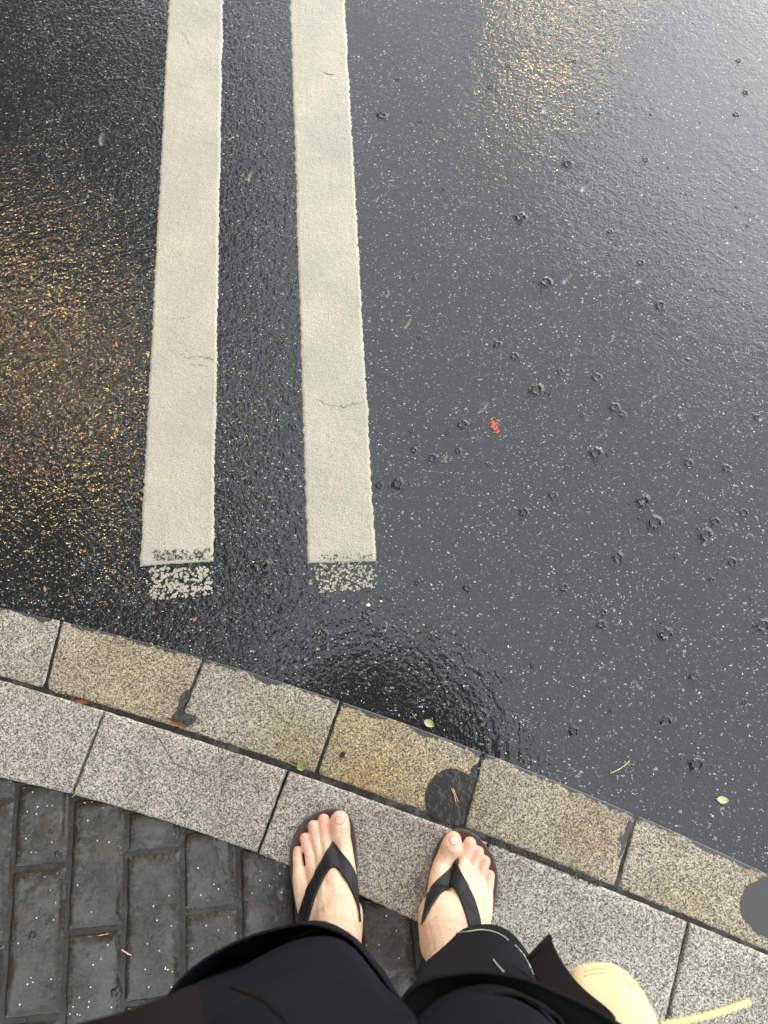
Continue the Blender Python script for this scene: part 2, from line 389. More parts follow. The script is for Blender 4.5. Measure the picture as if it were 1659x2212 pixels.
# ------------------------------------------------------------------ KERB: two rows of granite slabs
def fit(pts, deg=3):
    q = [P(x, y) for x, y in pts]; c = np.polyfit([p.x for p in q], [p.y for p in q], 2)
    x0, x1 = q[0].x, q[-1].x
    def f(x):
        xx = min(max(x, x0 - .15), x1 + .15)
        y = np.polyval(c, xx)
        return float(y + (x - xx) * np.polyval(np.polyder(c), xx))
    return f
C0 = fit([(0,1318),(140,1350),(300,1378),(430,1412),(560,1448),(730,1510),(850,1560),(1030,1632),(1200,1697),(1370,1762),(1500,1812),(1659,1882)])
C1a = fit([(a, b + 4) for a, b in [(0,1464),(100,1482),(230,1524),(380,1564),(500,1608),(685,1668),(850,1727),(1000,1785),(1170,1851),(1330,1915),(1500,1986),(1659,2050)]])
C1b = fit([(a, b - 1) for a, b in [(0,1474),(230,1537),(400,1588),(625,1663),(800,1726),(935,1780),(1100,1848),(1340,1930),(1480,1993),(1659,2061)]])
C2 = fit([(0,1680),(90,1697),(165,1716),(300,1752),(430,1795),(560,1843),(640,1874),(780,1935),(910,1990)])
def on(f, px, py):
    """point on curve f on the line through the pixel's ground point"""
    return P(px, py)
def cross(f, a, b):
    """parameter where the line a->b meets y=f(x)"""
    lo, hi = -1.5, 2.5
    g = lambda t: (a.y + (b.y - a.y) * t) - f(a.x + (b.x - a.x) * t)
    for _ in range(50):
        mi = (lo + hi) / 2
        if g(mi) * g(lo) > 0: lo = mi
        else: hi = mi
    return a.x + (b.x - a.x) * lo
def slab(i, fa, fb, ja, jb, ztop, tint, roadside, stains, name='granite_slab'):
    """fa upper curve, fb lower curve; ja/jb = (upper point, lower point) of left and right joint"""
    gap = .0022
    xa0 = cross(fa, ja[0], ja[1]) + gap; xb0 = cross(fb, ja[0], ja[1]) + gap
    xa1 = cross(fa, jb[0], jb[1]) - gap; xb1 = cross(fb, jb[0], jb[1]) - gap
    Lu = max(.05, xa1 - xa0); Lv = abs(fa(xa0) - fb(xb0))
    def par(L):
        n = int(L / .006); r = [0, .0018 / L, .004 / L] + [k / n for k in range(1, n)] + [1 - .004 / L, 1 - .0018 / L, 1]
        return sorted(r)
    us, vs = par(Lu), par(Lv); V = []; dirt = []; tn = []
    for v in vs:
        for u in us:
            xa = xa0 + (xa1 - xa0) * u; xb = xb0 + (xb1 - xb0) * u
            pa = Vector((xa, fa(xa), 0)); pb = Vector((xb, fb(xb), 0))
            p = pa.lerp(pb, v); du = min(u, 1 - u) * Lu; dv0 = v * Lv; dv1 = (1 - v) * Lv
            drop = 0
            if roadside: e = min(du, dv1)
            else: e = min(du, dv0, dv1)
            if e < .004: drop = .0022 * (1 - e / .004) ** 2
            wn = .0012 * N(p.x * 60, p.y * 60, i)
            if e < .002: p.x += wn; p.y += .0012 * N(p.x * 70, p.y * 50, i + 9)
            cch = max(0, .35 - math.hypot(du, min(dv0, dv1)) / .03) * max(0, N(i * 3.1 + round(u) * 5, round(v) * 3.3) + .3)
            z = ztop - drop - cch * .012 + .0003 * N(p.x * 30, p.y * 30, 2)
            dd = max(0, 1 - e / .004) * .35
            if roadside:
                edge = dv0 + .011 * N(p.x * 22, 1, 4) + .006 * N(p.x * 110, p.y * 110, 6)
                dd = max(dd, min(1, max(0, 1.15 - (edge + .002) / .010)))
                z = min(z, .0012 + .0018 * min(1, dv0 / .05))
            V.append(Vector((p.x, p.y, z))); dirt.append(dd)
            t = list(tint)
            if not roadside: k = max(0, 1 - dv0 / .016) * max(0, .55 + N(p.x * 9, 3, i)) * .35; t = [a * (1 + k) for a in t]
            for (sx, sy, sr, sc, sa) in stains:  # stone stains, plus the painted bluish shade by the right foot
                q = P(sx, sy); k = math.exp(-((p.x - q.x) ** 2 + (p.y - q.y) ** 2) / (sr * sr)) * sa * (1 + .6 * N(p.x * 40, p.y * 40))
                k = max(0, min(1, k)); t = [a * (1 - k) + b * k for a, b in zip(t, sc)]
            tn.append(t)
    nu, nv = len(us), len(vs)
    F = [(j * nu + k, (j + 1) * nu + k, (j + 1) * nu + k + 1, j * nu + k + 1) for j in range(nv - 1) for k in range(nu - 1)]
    rim = [k for k in range(nu)] + [j * nu + nu - 1 for j in range(1, nv)] + [(nv - 1) * nu + k for k in range(nu - 2, -1, -1)] + [j * nu for j in range(nv - 2, 0, -1)]
    o = len(V); V += [Vector((V[r].x, V[r].y, -.03)) for r in rim]; dirt += [.8] * len(rim); tn += [tint] * len(rim)
    F += [(rim[k], rim[(k + 1) % len(rim)], o + (k + 1) % len(rim), o + k) for k in range(len(rim))]
    ob = mesh(name, V, F, M_GRAN)
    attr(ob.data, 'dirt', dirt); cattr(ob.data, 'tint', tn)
    return ob
JO = [((135,1335),(100,1480)), ((440,1425),(385,1562)), ((735,1520),(685,1665)), ((1040,1635),(1000,1785)), ((1372,1765),(1330,1915))]
JI = [((232,1537),(168,1700)), ((625,1663),(560,1840)), ((1052,1826),(975,2015)), ((1480,1993),(1430,2212))]
JO = [(P(*a), P(*b)) for a, b in JO]; JI = [(P(*a), P(*b)) for a, b in JI]
def extend(J, f, n, step=.265):
    J = list(J)
    for _ in range(n):
        for end in (0, -1):
            a, b = J[end]; s = -1 if end == 0 else 1
            nxt = J[1] if end == 0 else J[-2]
            dx = (a.x - nxt[0].x); x = a.x + dx * (1 if abs(dx) > .1 else 1)
            x = a.x + s * step; sl = (f(x + .01) - f(x - .01)) / .02
            p = Vector((x, f(x), 0)); dirv = Vector((sl, -1, 0)).normalized() * .12
            j = (p, p + dirv)
            if end == 0: J.insert(0, j)
            else: J.append(j)
    return J
NE = 4
JO2 = extend(JO, C0, NE); JI2 = extend(JI, C1b, NE, .32)
_T = 1
YEL = (1.05, .90, .62); GRY = (1.0, .985, .95); TAN = (.98, .87, .68); OCH = (1.02, .80, .46)
outer = {3: ((.98, .97, .93), [(40, 1400, .1, (.9, .85, .75), .3)], 'pale grey granite gutter slab at the left picture edge, crossed by the asphalt edge'),
         4: ((.98, .89, .76), [(250, 1500, .09, (.95, .84, .66), .8), (330, 1380, .1, (.85, .74, .5), .6)], 'tan brown granite gutter slab nearest below the left painted line'),
         5: ((.95, .94, .86), [(650, 1640, .06, (.92, .80, .52), .9), (590, 1580, .05, (.95, .85, .6), .6)], 'grey granite gutter slab with an L-shaped puddled chip in its lower left corner'),
         6: ((1.0, .89, .64), [(790, 1690, .05, (1.02, .76, .38), .9), (770, 1560, .05, (.95, .9, .55), .6), (990, 1600, .05, (1., .97, .85), .6)], 'yellowest granite gutter slab, holding the rounded puddle in front of the right foot'),
         7: ((.98, .92, .76), [(1100, 1680, .06, (.98, .95, .85), .7), (1290, 1800, .05, (.98, .74, .55), .7)], 'tan granite gutter slab with a chipped pinkish right end'),
         8: ((.97, .92, .80), [(1500, 1990, .08, (1., .88, .6), .7)], 'grey tan granite gutter slab at the right picture edge with a dark wet patch')}
inner = {3: (GRY, [(70, 1480, .05, (.9, .8, .75), .4)], 'grey granite kerb stone at the left picture edge'),
         4: (GRY, [(520, 1640, .04, (.7, .6, .55), .5)], 'grey granite kerb stone streaked with thin reddish twig stains'),
         5: ((.97, .95, .93), [(700, 1690, .03, (1.15, 1.15, 1.15), .7), (850, 1900, .07, (.95, .90, .86), .6)], 'grey granite kerb stone under the left foot'),
         6: ((.98, .97, .96), [(1110, 1900, .04, (.85, .92, 1.0), .6)], 'grey granite kerb stone under the right foot'),  # bluish tint is the shade right of the foot, painted into the stone
         7: (GRY, [], 'grey granite kerb stone in the bottom right corner beside the cream bag')}
for i in range(len(JO2) - 1):
    tint, st, lab = outer.get(i, ((.98, .9, .76), [], 'granite gutter slab beyond the picture edge'))
    o = slab(i, C0, C1a, JO2[i], JO2[i + 1], .0030, tint, True, st); tag(o, lab, 'kerb stone', 'outer row of granite gutter slabs')
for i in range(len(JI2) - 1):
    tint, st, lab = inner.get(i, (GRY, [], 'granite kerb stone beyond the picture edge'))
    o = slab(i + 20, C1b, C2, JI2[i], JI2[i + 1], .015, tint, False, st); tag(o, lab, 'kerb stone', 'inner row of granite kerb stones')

# ------------------------------------------------------------------ PAVEMENT of dark blocks
ax = (P(151, 1844) - P(139, 2122)).normalized()      # along the columns
sx = Vector((ax.y, -ax.x, 0)); org = P(151, 1844)
cw = (P(274, 1844) - P(151, 1844)).length * .985
V = []; F = []; DT = []
def block(c0, c1, r0, r1, seed):
    """one block between column coords c0..c1 and row coords r0..r1"""
    g = .0026; b = .007
    n1 = 8; n2 = max(3, int((r1 - r0) / .012))
    ua = [c0 + g, c0 + g + b * .45, c0 + g + b] + [c0 + g + b + (c1 - c0 - 2 * g - 2 * b) * k / n1 for k in range(1, n1)] + [c1 - g - b, c1 - g - b * .45, c1 - g]
    va = [r0 + g, r0 + g + b * .45, r0 + g + b] + [r0 + g + b + (r1 - r0 - 2 * g - 2 * b) * k / n2 for k in range(1, n2)] + [r1 - g - b, r1 - g - b * .45, r1 - g]
    o = len(V); tl = random.uniform(-.0012, .0012); zz = .0062 + random.uniform(-.0012, .001)
    for j, v in enumerate(va):
        for i, u in enumerate(ua):
            e = min(u - ua[0], ua[-1] - u, v - va[0], va[-1] - v)
            z = zz + tl * ((u - c0) / (c1 - c0) - .5)
            z -= .0052 * max(0, 1 - e / b) ** 1.6
            uu = u + .0016 * N(u * 40, v * 40, seed); vv = v + .0016 * N(u * 40, v * 40, seed + 5)
            p = org + sx * uu + ax * vv
            V.append(Vector((p.x, p.y, z + .0006 * N(p.x * 25, p.y * 25))))
            DT.append(max(0, 1 - e / .020))
    nu = len(ua)
    for j in range(len(va) - 1):
        for i in range(nu - 1): F.append((o + j * nu + i, o + j * nu + i + 1, o + (j + 1) * nu + i + 1, o + (j + 1) * nu + i))
rl = .209
offs = {-2: .09, -1: -.016, 0: .096, 1: -.009, 2: .108, 3: -.010, 4: .10}
for c in range(-7, 14):
    c0 = c * cw
    off = offs.get(c, .055 if c % 2 == 0 else -.05)
    for r in range(-8, 4):
        r0 = r * rl + off; r1 = r0 + rl
        # keep blocks whose lower end lies on the near side of the kerb, clipped where they meet it
        pm = org + sx * (c0 + cw / 2)
        def inside(rr, cc): q = org + sx * cc + ax * rr; return q.y < C2(q.x) - .002
        top = r1
        while top > r0 + .012 and not (inside(top, c0) or inside(top, c0 + cw)): top -= .006
        if top <= r0 + .012: continue
        block(c0, c0 + cw, r0, top, c * 13 + r)
# blocks run under the kerb stones where they meet; dark silty bed between them
pv = mesh('pavement', V, F, M_PAVE); attr(pv.data, 'dirt', DT); tag(pv, kind='structure')
pv['label'] = 'wet dark rectangular paving blocks behind the kerb'
m = MatB('wet_silt'); m.set(Base_Color=m.mix(m.noise(120, 4), (.005, .005, .004), (.02, .018, .014)), Roughness=.6, Specular_IOR_Level=.3, Coat_Weight=m.rng(m.noise(26, 3), .48, .6, .05, .9), Coat_Roughness=.06,
    Coat_Normal=m.bump(m.math('ADD', m.noise(40, 3), m.math('MULTIPLY', m.noise(200, 2), m.rng(m.noise(20, 2), .45, .6, 0, .5))), .002)); M_SILT = m.m
# silt bed: between the near kerb edge and far behind
V = []; F = []
xsb = [-40, -8, -3] + [-1.6 + .05 * i for i in range(65)] + [3, 8, 40]
for x in xsb:
    y0 = C2(x) + .06; V += [(x, y0, .0022), (x, y0 - 2.5, .0022), (x, y0 - 30, .0022)]
F = [(3 * i + k, 3 * i + k + 1, 3 * i + k + 4, 3 * i + k + 3) for i in range(len(xsb) - 1) for k in (0, 1)]
m = MatB('wet_joint_mud'); m.set(Base_Color=m.mix(m.noise(90, 5, .7), (.004, .003, .002), (.034, .028, .018)), Roughness=.6, Coat_Weight=m.rng(m.noise(14, 4), .4, .6, .15, 1), Coat_IOR=1.38, Coat_Roughness=.05,
    Coat_Normal=m.bump(m.math('ADD', m.noise(30, 3), m.math('MULTIPLY', m.noise(160, 2), m.rng(m.noise(16, 2), .45, .6, 0, .8))), .003)); M_MUD = m.m
tag(mesh('pavement_bed', V, F, M_MUD, None, False), kind='structure')
V = []; F = []      # dark joint sand under the slabs
for x in xsb: V += [(x, C0(x) - .03, .0012), (x, C2(x) + .03, .0012)]
F = [(2 * i, 2 * i + 1, 2 * i + 3, 2 * i + 2) for i in range(len(xsb) - 1)]
tag(mesh('kerb_bed', V, F, M_SILT, None, False), kind='structure')

V = []; F = []
for i in range(900):
    x = -1.2 + i * .00267; a, b = C1a(x), C1b(x); h = .0030 + .0035 * max(0, N(x * 9, 2)) + .0006 * N(x * 90, 5)
    V += [(x, a + .002, h - .001), (x, (a + b) / 2, h + .0008 * N(x * 200, 9)), (x, b - .002, h + .001)]
F = [(3 * i + k, 3 * i + k + 1, 3 * i + k + 4, 3 * i + k + 3) for i in range(899) for k in (0, 1)]
tag(mesh('joint_silt', [v for v in V], [f[::-1] for f in F], M_SILT), kind='structure')
# puddles lying on the slabs
def blob(name, pts, z, mat, parent=None, thick=.0006, sub=6, jag=.0016):
    q = [P(x, y, z) for x, y in pts]; n = len(q); outl = []
    for i in range(n):
        p0, p1, p2, p3 = q[i - 1], q[i], q[(i + 1) % n], q[(i + 2) % n]
        for s in range(sub):
            t = s / sub
            outl.append(.5 * ((2 * p1) + (p2 - p0) * t + (2 * p0 - 5 * p1 + 4 * p2 - p3) * t * t + (3 * p1 - p0 - 3 * p2 + p3) * t ** 3))
    for p in outl: p.x += jag * (N(p.x * 110, p.y * 110) + .6 * N(p.x * 320, p.y * 320)); p.y += jag * (N(p.x * 110, p.y * 110, 5) + .6 * N(p.x * 320, p.y * 320, 5))
    bm = bmesh.new(); top = [bm.verts.new((p.x, p.y, z + thick)) for p in outl]; bot = [bm.verts.new((p.x, p.y, z - .0008)) for p in outl]
    k = len(top)
    # orientation
    a = sum(outl[i].x * outl[(i + 1) % k].y - outl[(i + 1) % k].x * outl[i].y for i in range(k))
    f = bm.faces.new(top if a > 0 else top[::-1])
    for i in range(k): bm.faces.new((top[i], bot[i], bot[(i + 1) % k], top[(i + 1) % k]))
    bmesh.ops.recalc_face_normals(bm, faces=bm.faces)
    return bm_obj(name, bm, mat, parent, smooth=False)
m = MatB('puddle_water')
m.set(Base_Color=m.mix(m.noise(240, 4, .7), (.010, .0095, .008), (.045, .040, .030)), Roughness=.4, Coat_Weight=1, Coat_IOR=1.42, Coat_Roughness=.03,
      Coat_Normal=m.bump(m.math('ADD', m.noise(48, 2), m.math('MULTIPLY', m.noise(110, 1), .3)), .0030)); M_PUD = m.m
tag(blob('puddle', [(975,1660),(1003,1668),(1014,1672),(1024,1655),(1034,1648),(1030,1680),(1018,1715),(1008,1745),(1001,1778),(985,1783),(962,1778),(938,1768),(922,1748),(919,1715),(932,1684),(952,1667)], .0034, M_PUD),
    'round dark puddle on the yellow gutter slab in front of the right foot', 'puddle')
tag(blob('puddle', [(405,1492),(412,1500),(396,1530),(402,1540),(420,1545),(424,1556),(412,1566),(392,1568),(372,1552),(384,1530),(390,1505)], .0034, M_PUD),
    'small L-shaped puddle in the chipped slab corner above a brown leaf', 'puddle')
tag(blob('puddle', [(1665,1895),(1640,1902),(1612,1920),(1600,1945),(1602,1975),(1620,2000),(1645,2020),(1700,2040),(1760,2000),(1740,1920)], .0034, M_PUD),
    'dark puddle on the gutter slab at the right picture edge', 'puddle')
tag(blob('puddle', [(1358,1775),(1366,1780),(1352,1820),(1342,1850),(1336,1848),(1344,1825),(1336,1812),(1350,1800)], .0034, M_PUD),
    'narrow puddle in the chipped joint right of the pinkish slab', 'puddle')

# ------------------------------------------------------------------ RAIN: splashes, drops
def splash_mesh(seed, r0=.0058):
    """a small crown in the film with rings round it"""
    rs = [0, .25, .5, .72, .88, 1.0, 1.12, 1.3, 1.5, 1.8]; hz = [.0, .0, .0000, .0006, .0020, .0026, .0016, .0001, .0005, -.0009]
    seg = 28; V = [(0, 0, .0003)]; F = []
    for r, h in zip(rs[1:], hz[1:]):
        for k in range(seg):
            a = 2 * math.pi * k / seg; f = 1 + .30 * N(math.cos(a) * 1.5, math.sin(a) * 1.5, seed)
            hh = h * (.7 + 1.7 * N(math.cos(a) * 2.2, math.sin(a) * 2.2, seed + 3)); e = 0
            V.append((r0 * r * f * math.cos(a), r0 * r * f * math.sin(a), max(hh, 0) * .95 + .0003 if r < 1.7 else -.0005))
    for k in range(seg): F.append((0, 1 + k, 1 + (k + 1) % seg))
    for j in range(len(rs) - 2):
        for k in range(seg):
            a, b = 1 + j * seg + k, 1 + j * seg + (k + 1) % seg; F.append((a, a + seg, b + seg, b))
    bm = bmesh.new(); bv = [bm.verts.new(v) for v in V]
    for f in F: bm.faces.new([bv[i] for i in f])
    for _ in range(14):
        a = random.random() * 6.28; d = r0 * random.uniform(.7, 2.8); rr = random.uniform(.0004, .0011)
        ball(bm, (d * math.cos(a), d * math.sin(a), .004 + random.random() * .003), rr, 8, 6)
    bmesh.ops.recalc_face_normals(bm, faces=bm.faces)
    me = bpy.data.meshes.new('rain_splash'); bm.to_mesh(me); bm.free(); me.materials.append(M_ROAD)
    me.polygons.foreach_set('use_smooth', [True] * len(me.polygons)); return me
m = MatB('splash_water'); m.set(Base_Color=m.mix(m.noise(300, 3), (.010, .010, .010), (.05, .05, .05)), Roughness=.3, Coat_Weight=1, Coat_IOR=1.7, Coat_Roughness=.03); M_SPL = m.m
SPM = [splash_mesh(s) for s in range(1, 10)]
SP = [(1160,843,1.25),(1328,880,1.2),(1112,770,1),(1210,802,.9),(1287,980,1.2),(1000,917,.9),(935,990,1),(860,1045,1.1),(1390,1085,1.4),(1415,1130,1.5),(1487,1000,1),
      (1545,1127,.95),(1527,1160,1.2),(1582,1215,1),(1440,1372,1.2),(1648,1352,1.3),(1505,1652,1.3),(1440,1558,.9),(1227,355,1.1),(1125,470,1.3),(1335,1205,.9),(1425,660,1.2),
      (1318,500,.7),(1195,1070,.8),(1132,1107,.8),(565,1223,1.6),(540,1240,1.2),(820,1048,.7),(1607,1108,.7),(1290,815,1.1),(1075,745,.8),(1395,345,.7),(825,250,1.1),(1570,1012,.8),
      (515,1242,.7),(1010,1270,.8),(600,925,.8),(1240,1580,.7),(1460,1200,.6),(1180,610,1.4),(1500,1460,1.1),(700,1370,.8),(1040,1545,1.0),(1345,895,.7),(1610,200,.7),(560,1070,.8),(205,470,.8),(1300,1350,.7),(790,1328,.8),(1225,1010,.6)]
for k in range(46):
    x, y = random.uniform(480, 1650), random.uniform(60, 1600)
    if 640 < x < 830 and y < 1300: x += 250
    if y > 1300 + (x - 480) * .35: y -= 500
    SP.append((x, y, random.uniform(.3, .75)))
SP = [(x, y, s * random.uniform(.95, 1.45)) for x, y, s in SP]
for i, (x, y, s) in enumerate(SP):
    o = bpy.data.objects.new('rain_splash', SPM[i % 9]); COL.objects.link(o); o.location = P(x, y, .0002); o.scale = (s, s, s); o.rotation_euler = (0, 0, i * 1.7)
    tag(o, 'small ring-shaped raindrop splash on the wet asphalt', 'splash', 'raindrop splashes on the road')
for i, (x, y, s) in enumerate([(72, 2021, 1.3), (110, 1798, .8), (250, 2145, 1.4), (572, 1925, .9), (410, 2105, .6), (590, 1905, 1.1), (125, 1845, 1.0)]):
    o = bpy.data.objects.new('rain_splash', SPM[i % 9]); COL.objects.link(o); o.location = P(x, y, .0062); o.scale = (s * .55,) * 3
    tag(o, 'small ring-shaped raindrop splash on the dark paving blocks', 'splash', 'raindrop splashes on the paving blocks')
bm = bmesh.new(); ball(bm, (0, 0, 0), (.0018, .0018, .0050), 10, 8); dm = bpy.data.meshes.new('raindrop'); bm.to_mesh(dm); bm.free(); dm.materials.append(M_WATER)
dm.polygons.foreach_set('use_smooth', [True] * len(dm.polygons))
for i, (x, y) in enumerate([(1303,935),(1510,270),(1455,610),(1605,560),(1420,850),(960,990),(1090,1150),(1530,1170),(1475,890),(1045,880),(880,700),(815,430),(540,380),(1265,400),(1225,600),(1240,760),(1625,470),(1385,600),(800,300),(1650,900),(220,300),(250,900),(1560,700),(1180,230)]):
    o = bpy.data.objects.new('raindrop', dm); COL.objects.link(o); z = random.uniform(.35, .95); p = P(x, y, z); o.location = p
    o.rotation_euler = (R(-14), R(24), 0); tag(o, 'tiny clear raindrop falling above the road', 'raindrop', 'raindrops in the air')

# ------------------------------------------------------------------ LEAVES AND LITTER
def leaf(px, py, L, W, ang, col, z, label, curl=.25, name='fallen_leaf', cat='leaf'):
    n, mm = 9, 4; V = []; F = []
    for i in range(n + 1):
        t = i / n; wd = W * math.sin(math.pi * min(1, t * .97 + .03)) ** .75 * (1 - .25 * t)
        for k in range(-mm, mm + 1):
            s = k / mm; V.append((L * (t - .5), wd * .5 * s * (1 + .08 * math.sin(i * 2.3)), curl * W * s * s * .5 + .0006 * N(i * .7, k * .9, px) + .0004 + curl * L * .15 * (2 * t - 1) ** 2))
    w_ = 2 * mm + 1
    F = [(i * w_ + k, (i + 1) * w_ + k, (i + 1) * w_ + k + 1, i * w_ + k + 1) for i in range(n) for k in range(w_ - 1)]
    bm = bmesh.new(); bv = [bm.verts.new(v) for v in V]
    for f in F: bm.faces.new([bv[i] for i in f][::-1])
    tube(bm, [(-L * .68, .0003, .0008), (-L * .45, 0, .0008), (0, 0, .0009), (L * .45, 0, .0010)], [.0004, .0005, .0004, .0002], 5)
    mt = simple('leaf_' + name, col, .35, .5, 350, .25, bscale=300, bdist=.0005)
    o = bm_obj(name, bm, mt); o.location = P(px, py, z); o.rotation_euler = (random.uniform(-.08, .08), random.uniform(-.06, .06), ang); tag(o, label, cat); return o
leaf(928, 1563, .019, .014, -.5, (.50, .52, .25), .0034, 'small pale green folded leaf floating at the slab edge by the dark water', .35)
leaf(1561, 1728, .020, .013, -.15, (.56, .58, .30), .0022, 'pale yellow green leaf on the wet asphalt at the lower right')
leaf(652, 1655, .016, .017, .4, (.22, .25, .08), .015, 'olive green leaf stuck in the joint between the two slab rows')
leaf(636, 1650, .018, .008, 2.8, (.10, .055, .02), .013, 'brown leaf fragment beside the olive green leaf in the joint')
leaf(740, 1630, .011, .010, .9, (.035, .012, .010), .0040, 'tiny dark red brown leaf on the yellowest gutter slab', .1)
leaf(182, 1516, .030, .007, -.1, (.30, .12, .05), .0155, 'curled brown leaf on the left stretch of the slab joint', .9)
leaf(388, 1567, .032, .006, -.25, (.42, .20, .09), .016, 'long rolled brown leaf lying across the joint below the L-shaped puddle', 1.2)
leaf(372, 1556, .020, .005, -.45, (.24, .09, .05), .016, 'small reddish leaf strip just above the long rolled brown leaf', .9)
bm = bmesh.new()
for a, b, r in [(1060,908,.0035),(1066,914,.0045),(1074,912,.0028),(1064,922,.0042),(1071,926,.0048),(1075,934,.0040),(1068,936,.0024),(1058,914,.0022),(1072,919,.0030)]:
    for q in range(3): fleck(bm, P(a + random.uniform(-3, 3), b + random.uniform(-3, 3)), r * random.uniform(.4, .8), .0014 + random.random() * .0006, 7)
tag(bm_obj('leaf_scrap', bm, simple('orange_scrap', (.62, .13, .07), .5, .4, 300, .3), None, False), 'jagged orange red scrap flat on the asphalt right of the painted lines', 'leaf')
leaf(1487, 775, .009, .005, -.5, (.62, .45, .12), .0014, 'tiny yellow leaf scrap on the asphalt in the right half')
leaf(422, 1338, .010, .006, 1.0, (.45, .16, .12), .0014, 'tiny pink brown leaf scrap below the left painted line')
leaf(98, 1272, .012, .006, 1.9, (.42, .28, .16), .0014, 'tiny tan leaf scrap near the left slab corner')
leaf(1618, 1882, .018, .006, -.3, (.40, .25, .15), .0036, 'thin brown leaf strip at the road edge beside the right puddle')
leaf(895, 1548, .013, .003, -1.0, (.40, .20, .10), .0022, 'thin orange brown strip next to the pale folded leaf', .3)
leaf(385, 2049 - 0, .001, .001, 0, (.4, .3, .2), .0, 'x') if False else None
def twig(name, pts, rad, col, label, cat='twig', z=.002):
    bm = bmesh.new(); q = [P(a, b, z + (c[0] if c else 0)) for a, b, *c in pts]
    S = []
    for i in range(len(q) - 1):
        for s in range(4): S.append(q[i].lerp(q[i + 1], s / 4) + Vector((random.uniform(-1, 1), random.uniform(-1, 1), 0)) * rad * .4)
    S.append(q[-1]); tube(bm, S, [rad * random.uniform(.7, 1.1) for _ in S], 6)
    o = bm_obj(name, bm, simple('twig_' + name, col, .5, .4, 300, .3)); tag(o, label, cat); return o
twig('stem', [(1318, 1671), (1335, 1663), (1349, 1654), (1360, 1644)], .0010, (.58, .55, .28), 'curved pale yellow stem on the asphalt at the lower right', 'stem')
twig('twig', [(975, 1703), (981, 1716), (985, 1734)], .0010, (.62, .36, .16), 'forked orange twig standing in the round puddle', z=.0060)
twig('twig', [(979, 1703), (984, 1716), (990, 1732)], .0006, (.66, .45, .25), 'thinner second prong of orange twig in the round puddle', z=.0060)
twig('twig', [(1196, 1848 + 0), (1207, 1853), (1214, 1861)], .0006, (.5, .38, .2), 'short pale twig in the joint right of the right foot', z=.0150)
twig('twig', [(345, 1551), (375, 1556), (412, 1572)], .0006, (.14, .07, .04), 'thin dark twig over the joint by the L-shaped puddle', z=.0165)
twig('root_fibre', [(86+70, 1722), (163, 1715), (166, 1700), (170, 1712), (178, 1718)], .0006, (.52, .46, .32), 'straw coloured root fibre at the kerb corner above the paving blocks', z=.0155)
twig('stub', [(262, 1725+3), (268, 1731)], .0008, (.6, .5, .35), 'tiny pale stub at the kerb edge above the paving blocks', 'litter', z=.008)
twig('straw', [(263, 2050 - 322 + 324), (272, 2058 - 0), (284, 2064)], .0010, (.62, .42, .28), 'short pale pink straw on the paving blocks', 'litter', z=.0085)
for (a, b, lab) in [([(268,1610),(290,1632),(300,1660),(312,1672)], 0, 'upper thin red brown needle lying on the streaked kerb stone'), ([(330,1570),(352,1610),(372,1640)], 0, 'middle thin red brown needle on the streaked kerb stone'), ([(372,1648),(410,1662),(450,1676)], 0, 'right thin red brown needle on the streaked kerb stone')]:
    twig('needle', a, .00055, (.16, .075, .055), lab, 'needle', z=.0156)
twig('needle', [(1098, 1862), (1140, 1872), (1152, 1886)], .0005, (.28, .13, .08), 'thin brown needle on the kerb stone right of the right foot', 'needle', z=.0156)
def pebble(px, py, r, col, label, z=.0015):
    bm = bmesh.new(); ball(bm, (0, 0, 0), (r, r * .8, r * .55), 10, 8)
    for v in bm.verts: v.co *= 1 + .25 * N(v.co.x / r * 1.3, v.co.y / r * 1.3, px)
    o = bm_obj('pebble', bm, simple('pebble_stone', col, .5, .4, 300, .15)); o.location = P(px, py, z + r * .3); o.rotation_euler = (0, 0, px); tag(o, label, 'pebble'); return o
pebble(795, 1307, .0042, (.75, .72, .65), 'largest white stone chip just below the right painted line')
pebble(823, 1299, .0026, (.72, .70, .62), 'small white stone chip right of the largest chip below the right painted line')
pebble(1273, 1784, .0022, (.75, .55, .08), 'tiny bright yellow pellet on the tan gutter slab', .0036)
pebble(1098 + 0, 1397, .0022, (.7, .68, .6), 'lone small pale chip on the asphalt above the right foot')
bm = bmesh.new()
for i in range(260):        # gritty soil in the joint beside the right foot
    t = random.random(); x = P(1060 + 230 * t, 1815 + 85 * t).x; y = (C1a(x) + C1b(x)) / 2 + random.gauss(0, .0022)
    r = random.uniform(.0008, .0019); ball(bm, (x, y, .0135 + random.random() * .002), (r, r, r * .8), 6, 4)
tag(bm_obj('soil', bm, simple('dark_soil', (.018, .017, .012), .35, .6, 300, .4)), 'dark gritty soil packed in the joint beside the right foot', 'soil', kind='stuff')

bm = bmesh.new()
for i in range(900):        # sandy grit washed into the paving joints
    c = random.randint(-6, 6); u = c * cw + random.gauss(0, .003); v = random.uniform(-.45, .25)
    if random.random() < .35: off = offs.get(c, .055 if c % 2 == 0 else -.05); v = off + rl * random.randint(-2, 1) + random.gauss(0, .003); u = c * cw + random.random() * cw
    q = org + sx * u + ax * v
    if q.y > C2(q.x) - .004 or N(q.x * 14, q.y * 14, 3) < -.05: continue
    r = random.uniform(.0005, .0014); ball(bm, (q.x, q.y, .0030 + random.random() * .002), (r, r * random.uniform(.6, 1), r * .7), 6, 4)
tag(bm_obj('grit', bm, simple('wet_grit', (.10, .085, .06), .3, .6, 400, .8)), 'sandy grit scattered along the joints of the dark paving blocks', 'grit', kind='stuff')

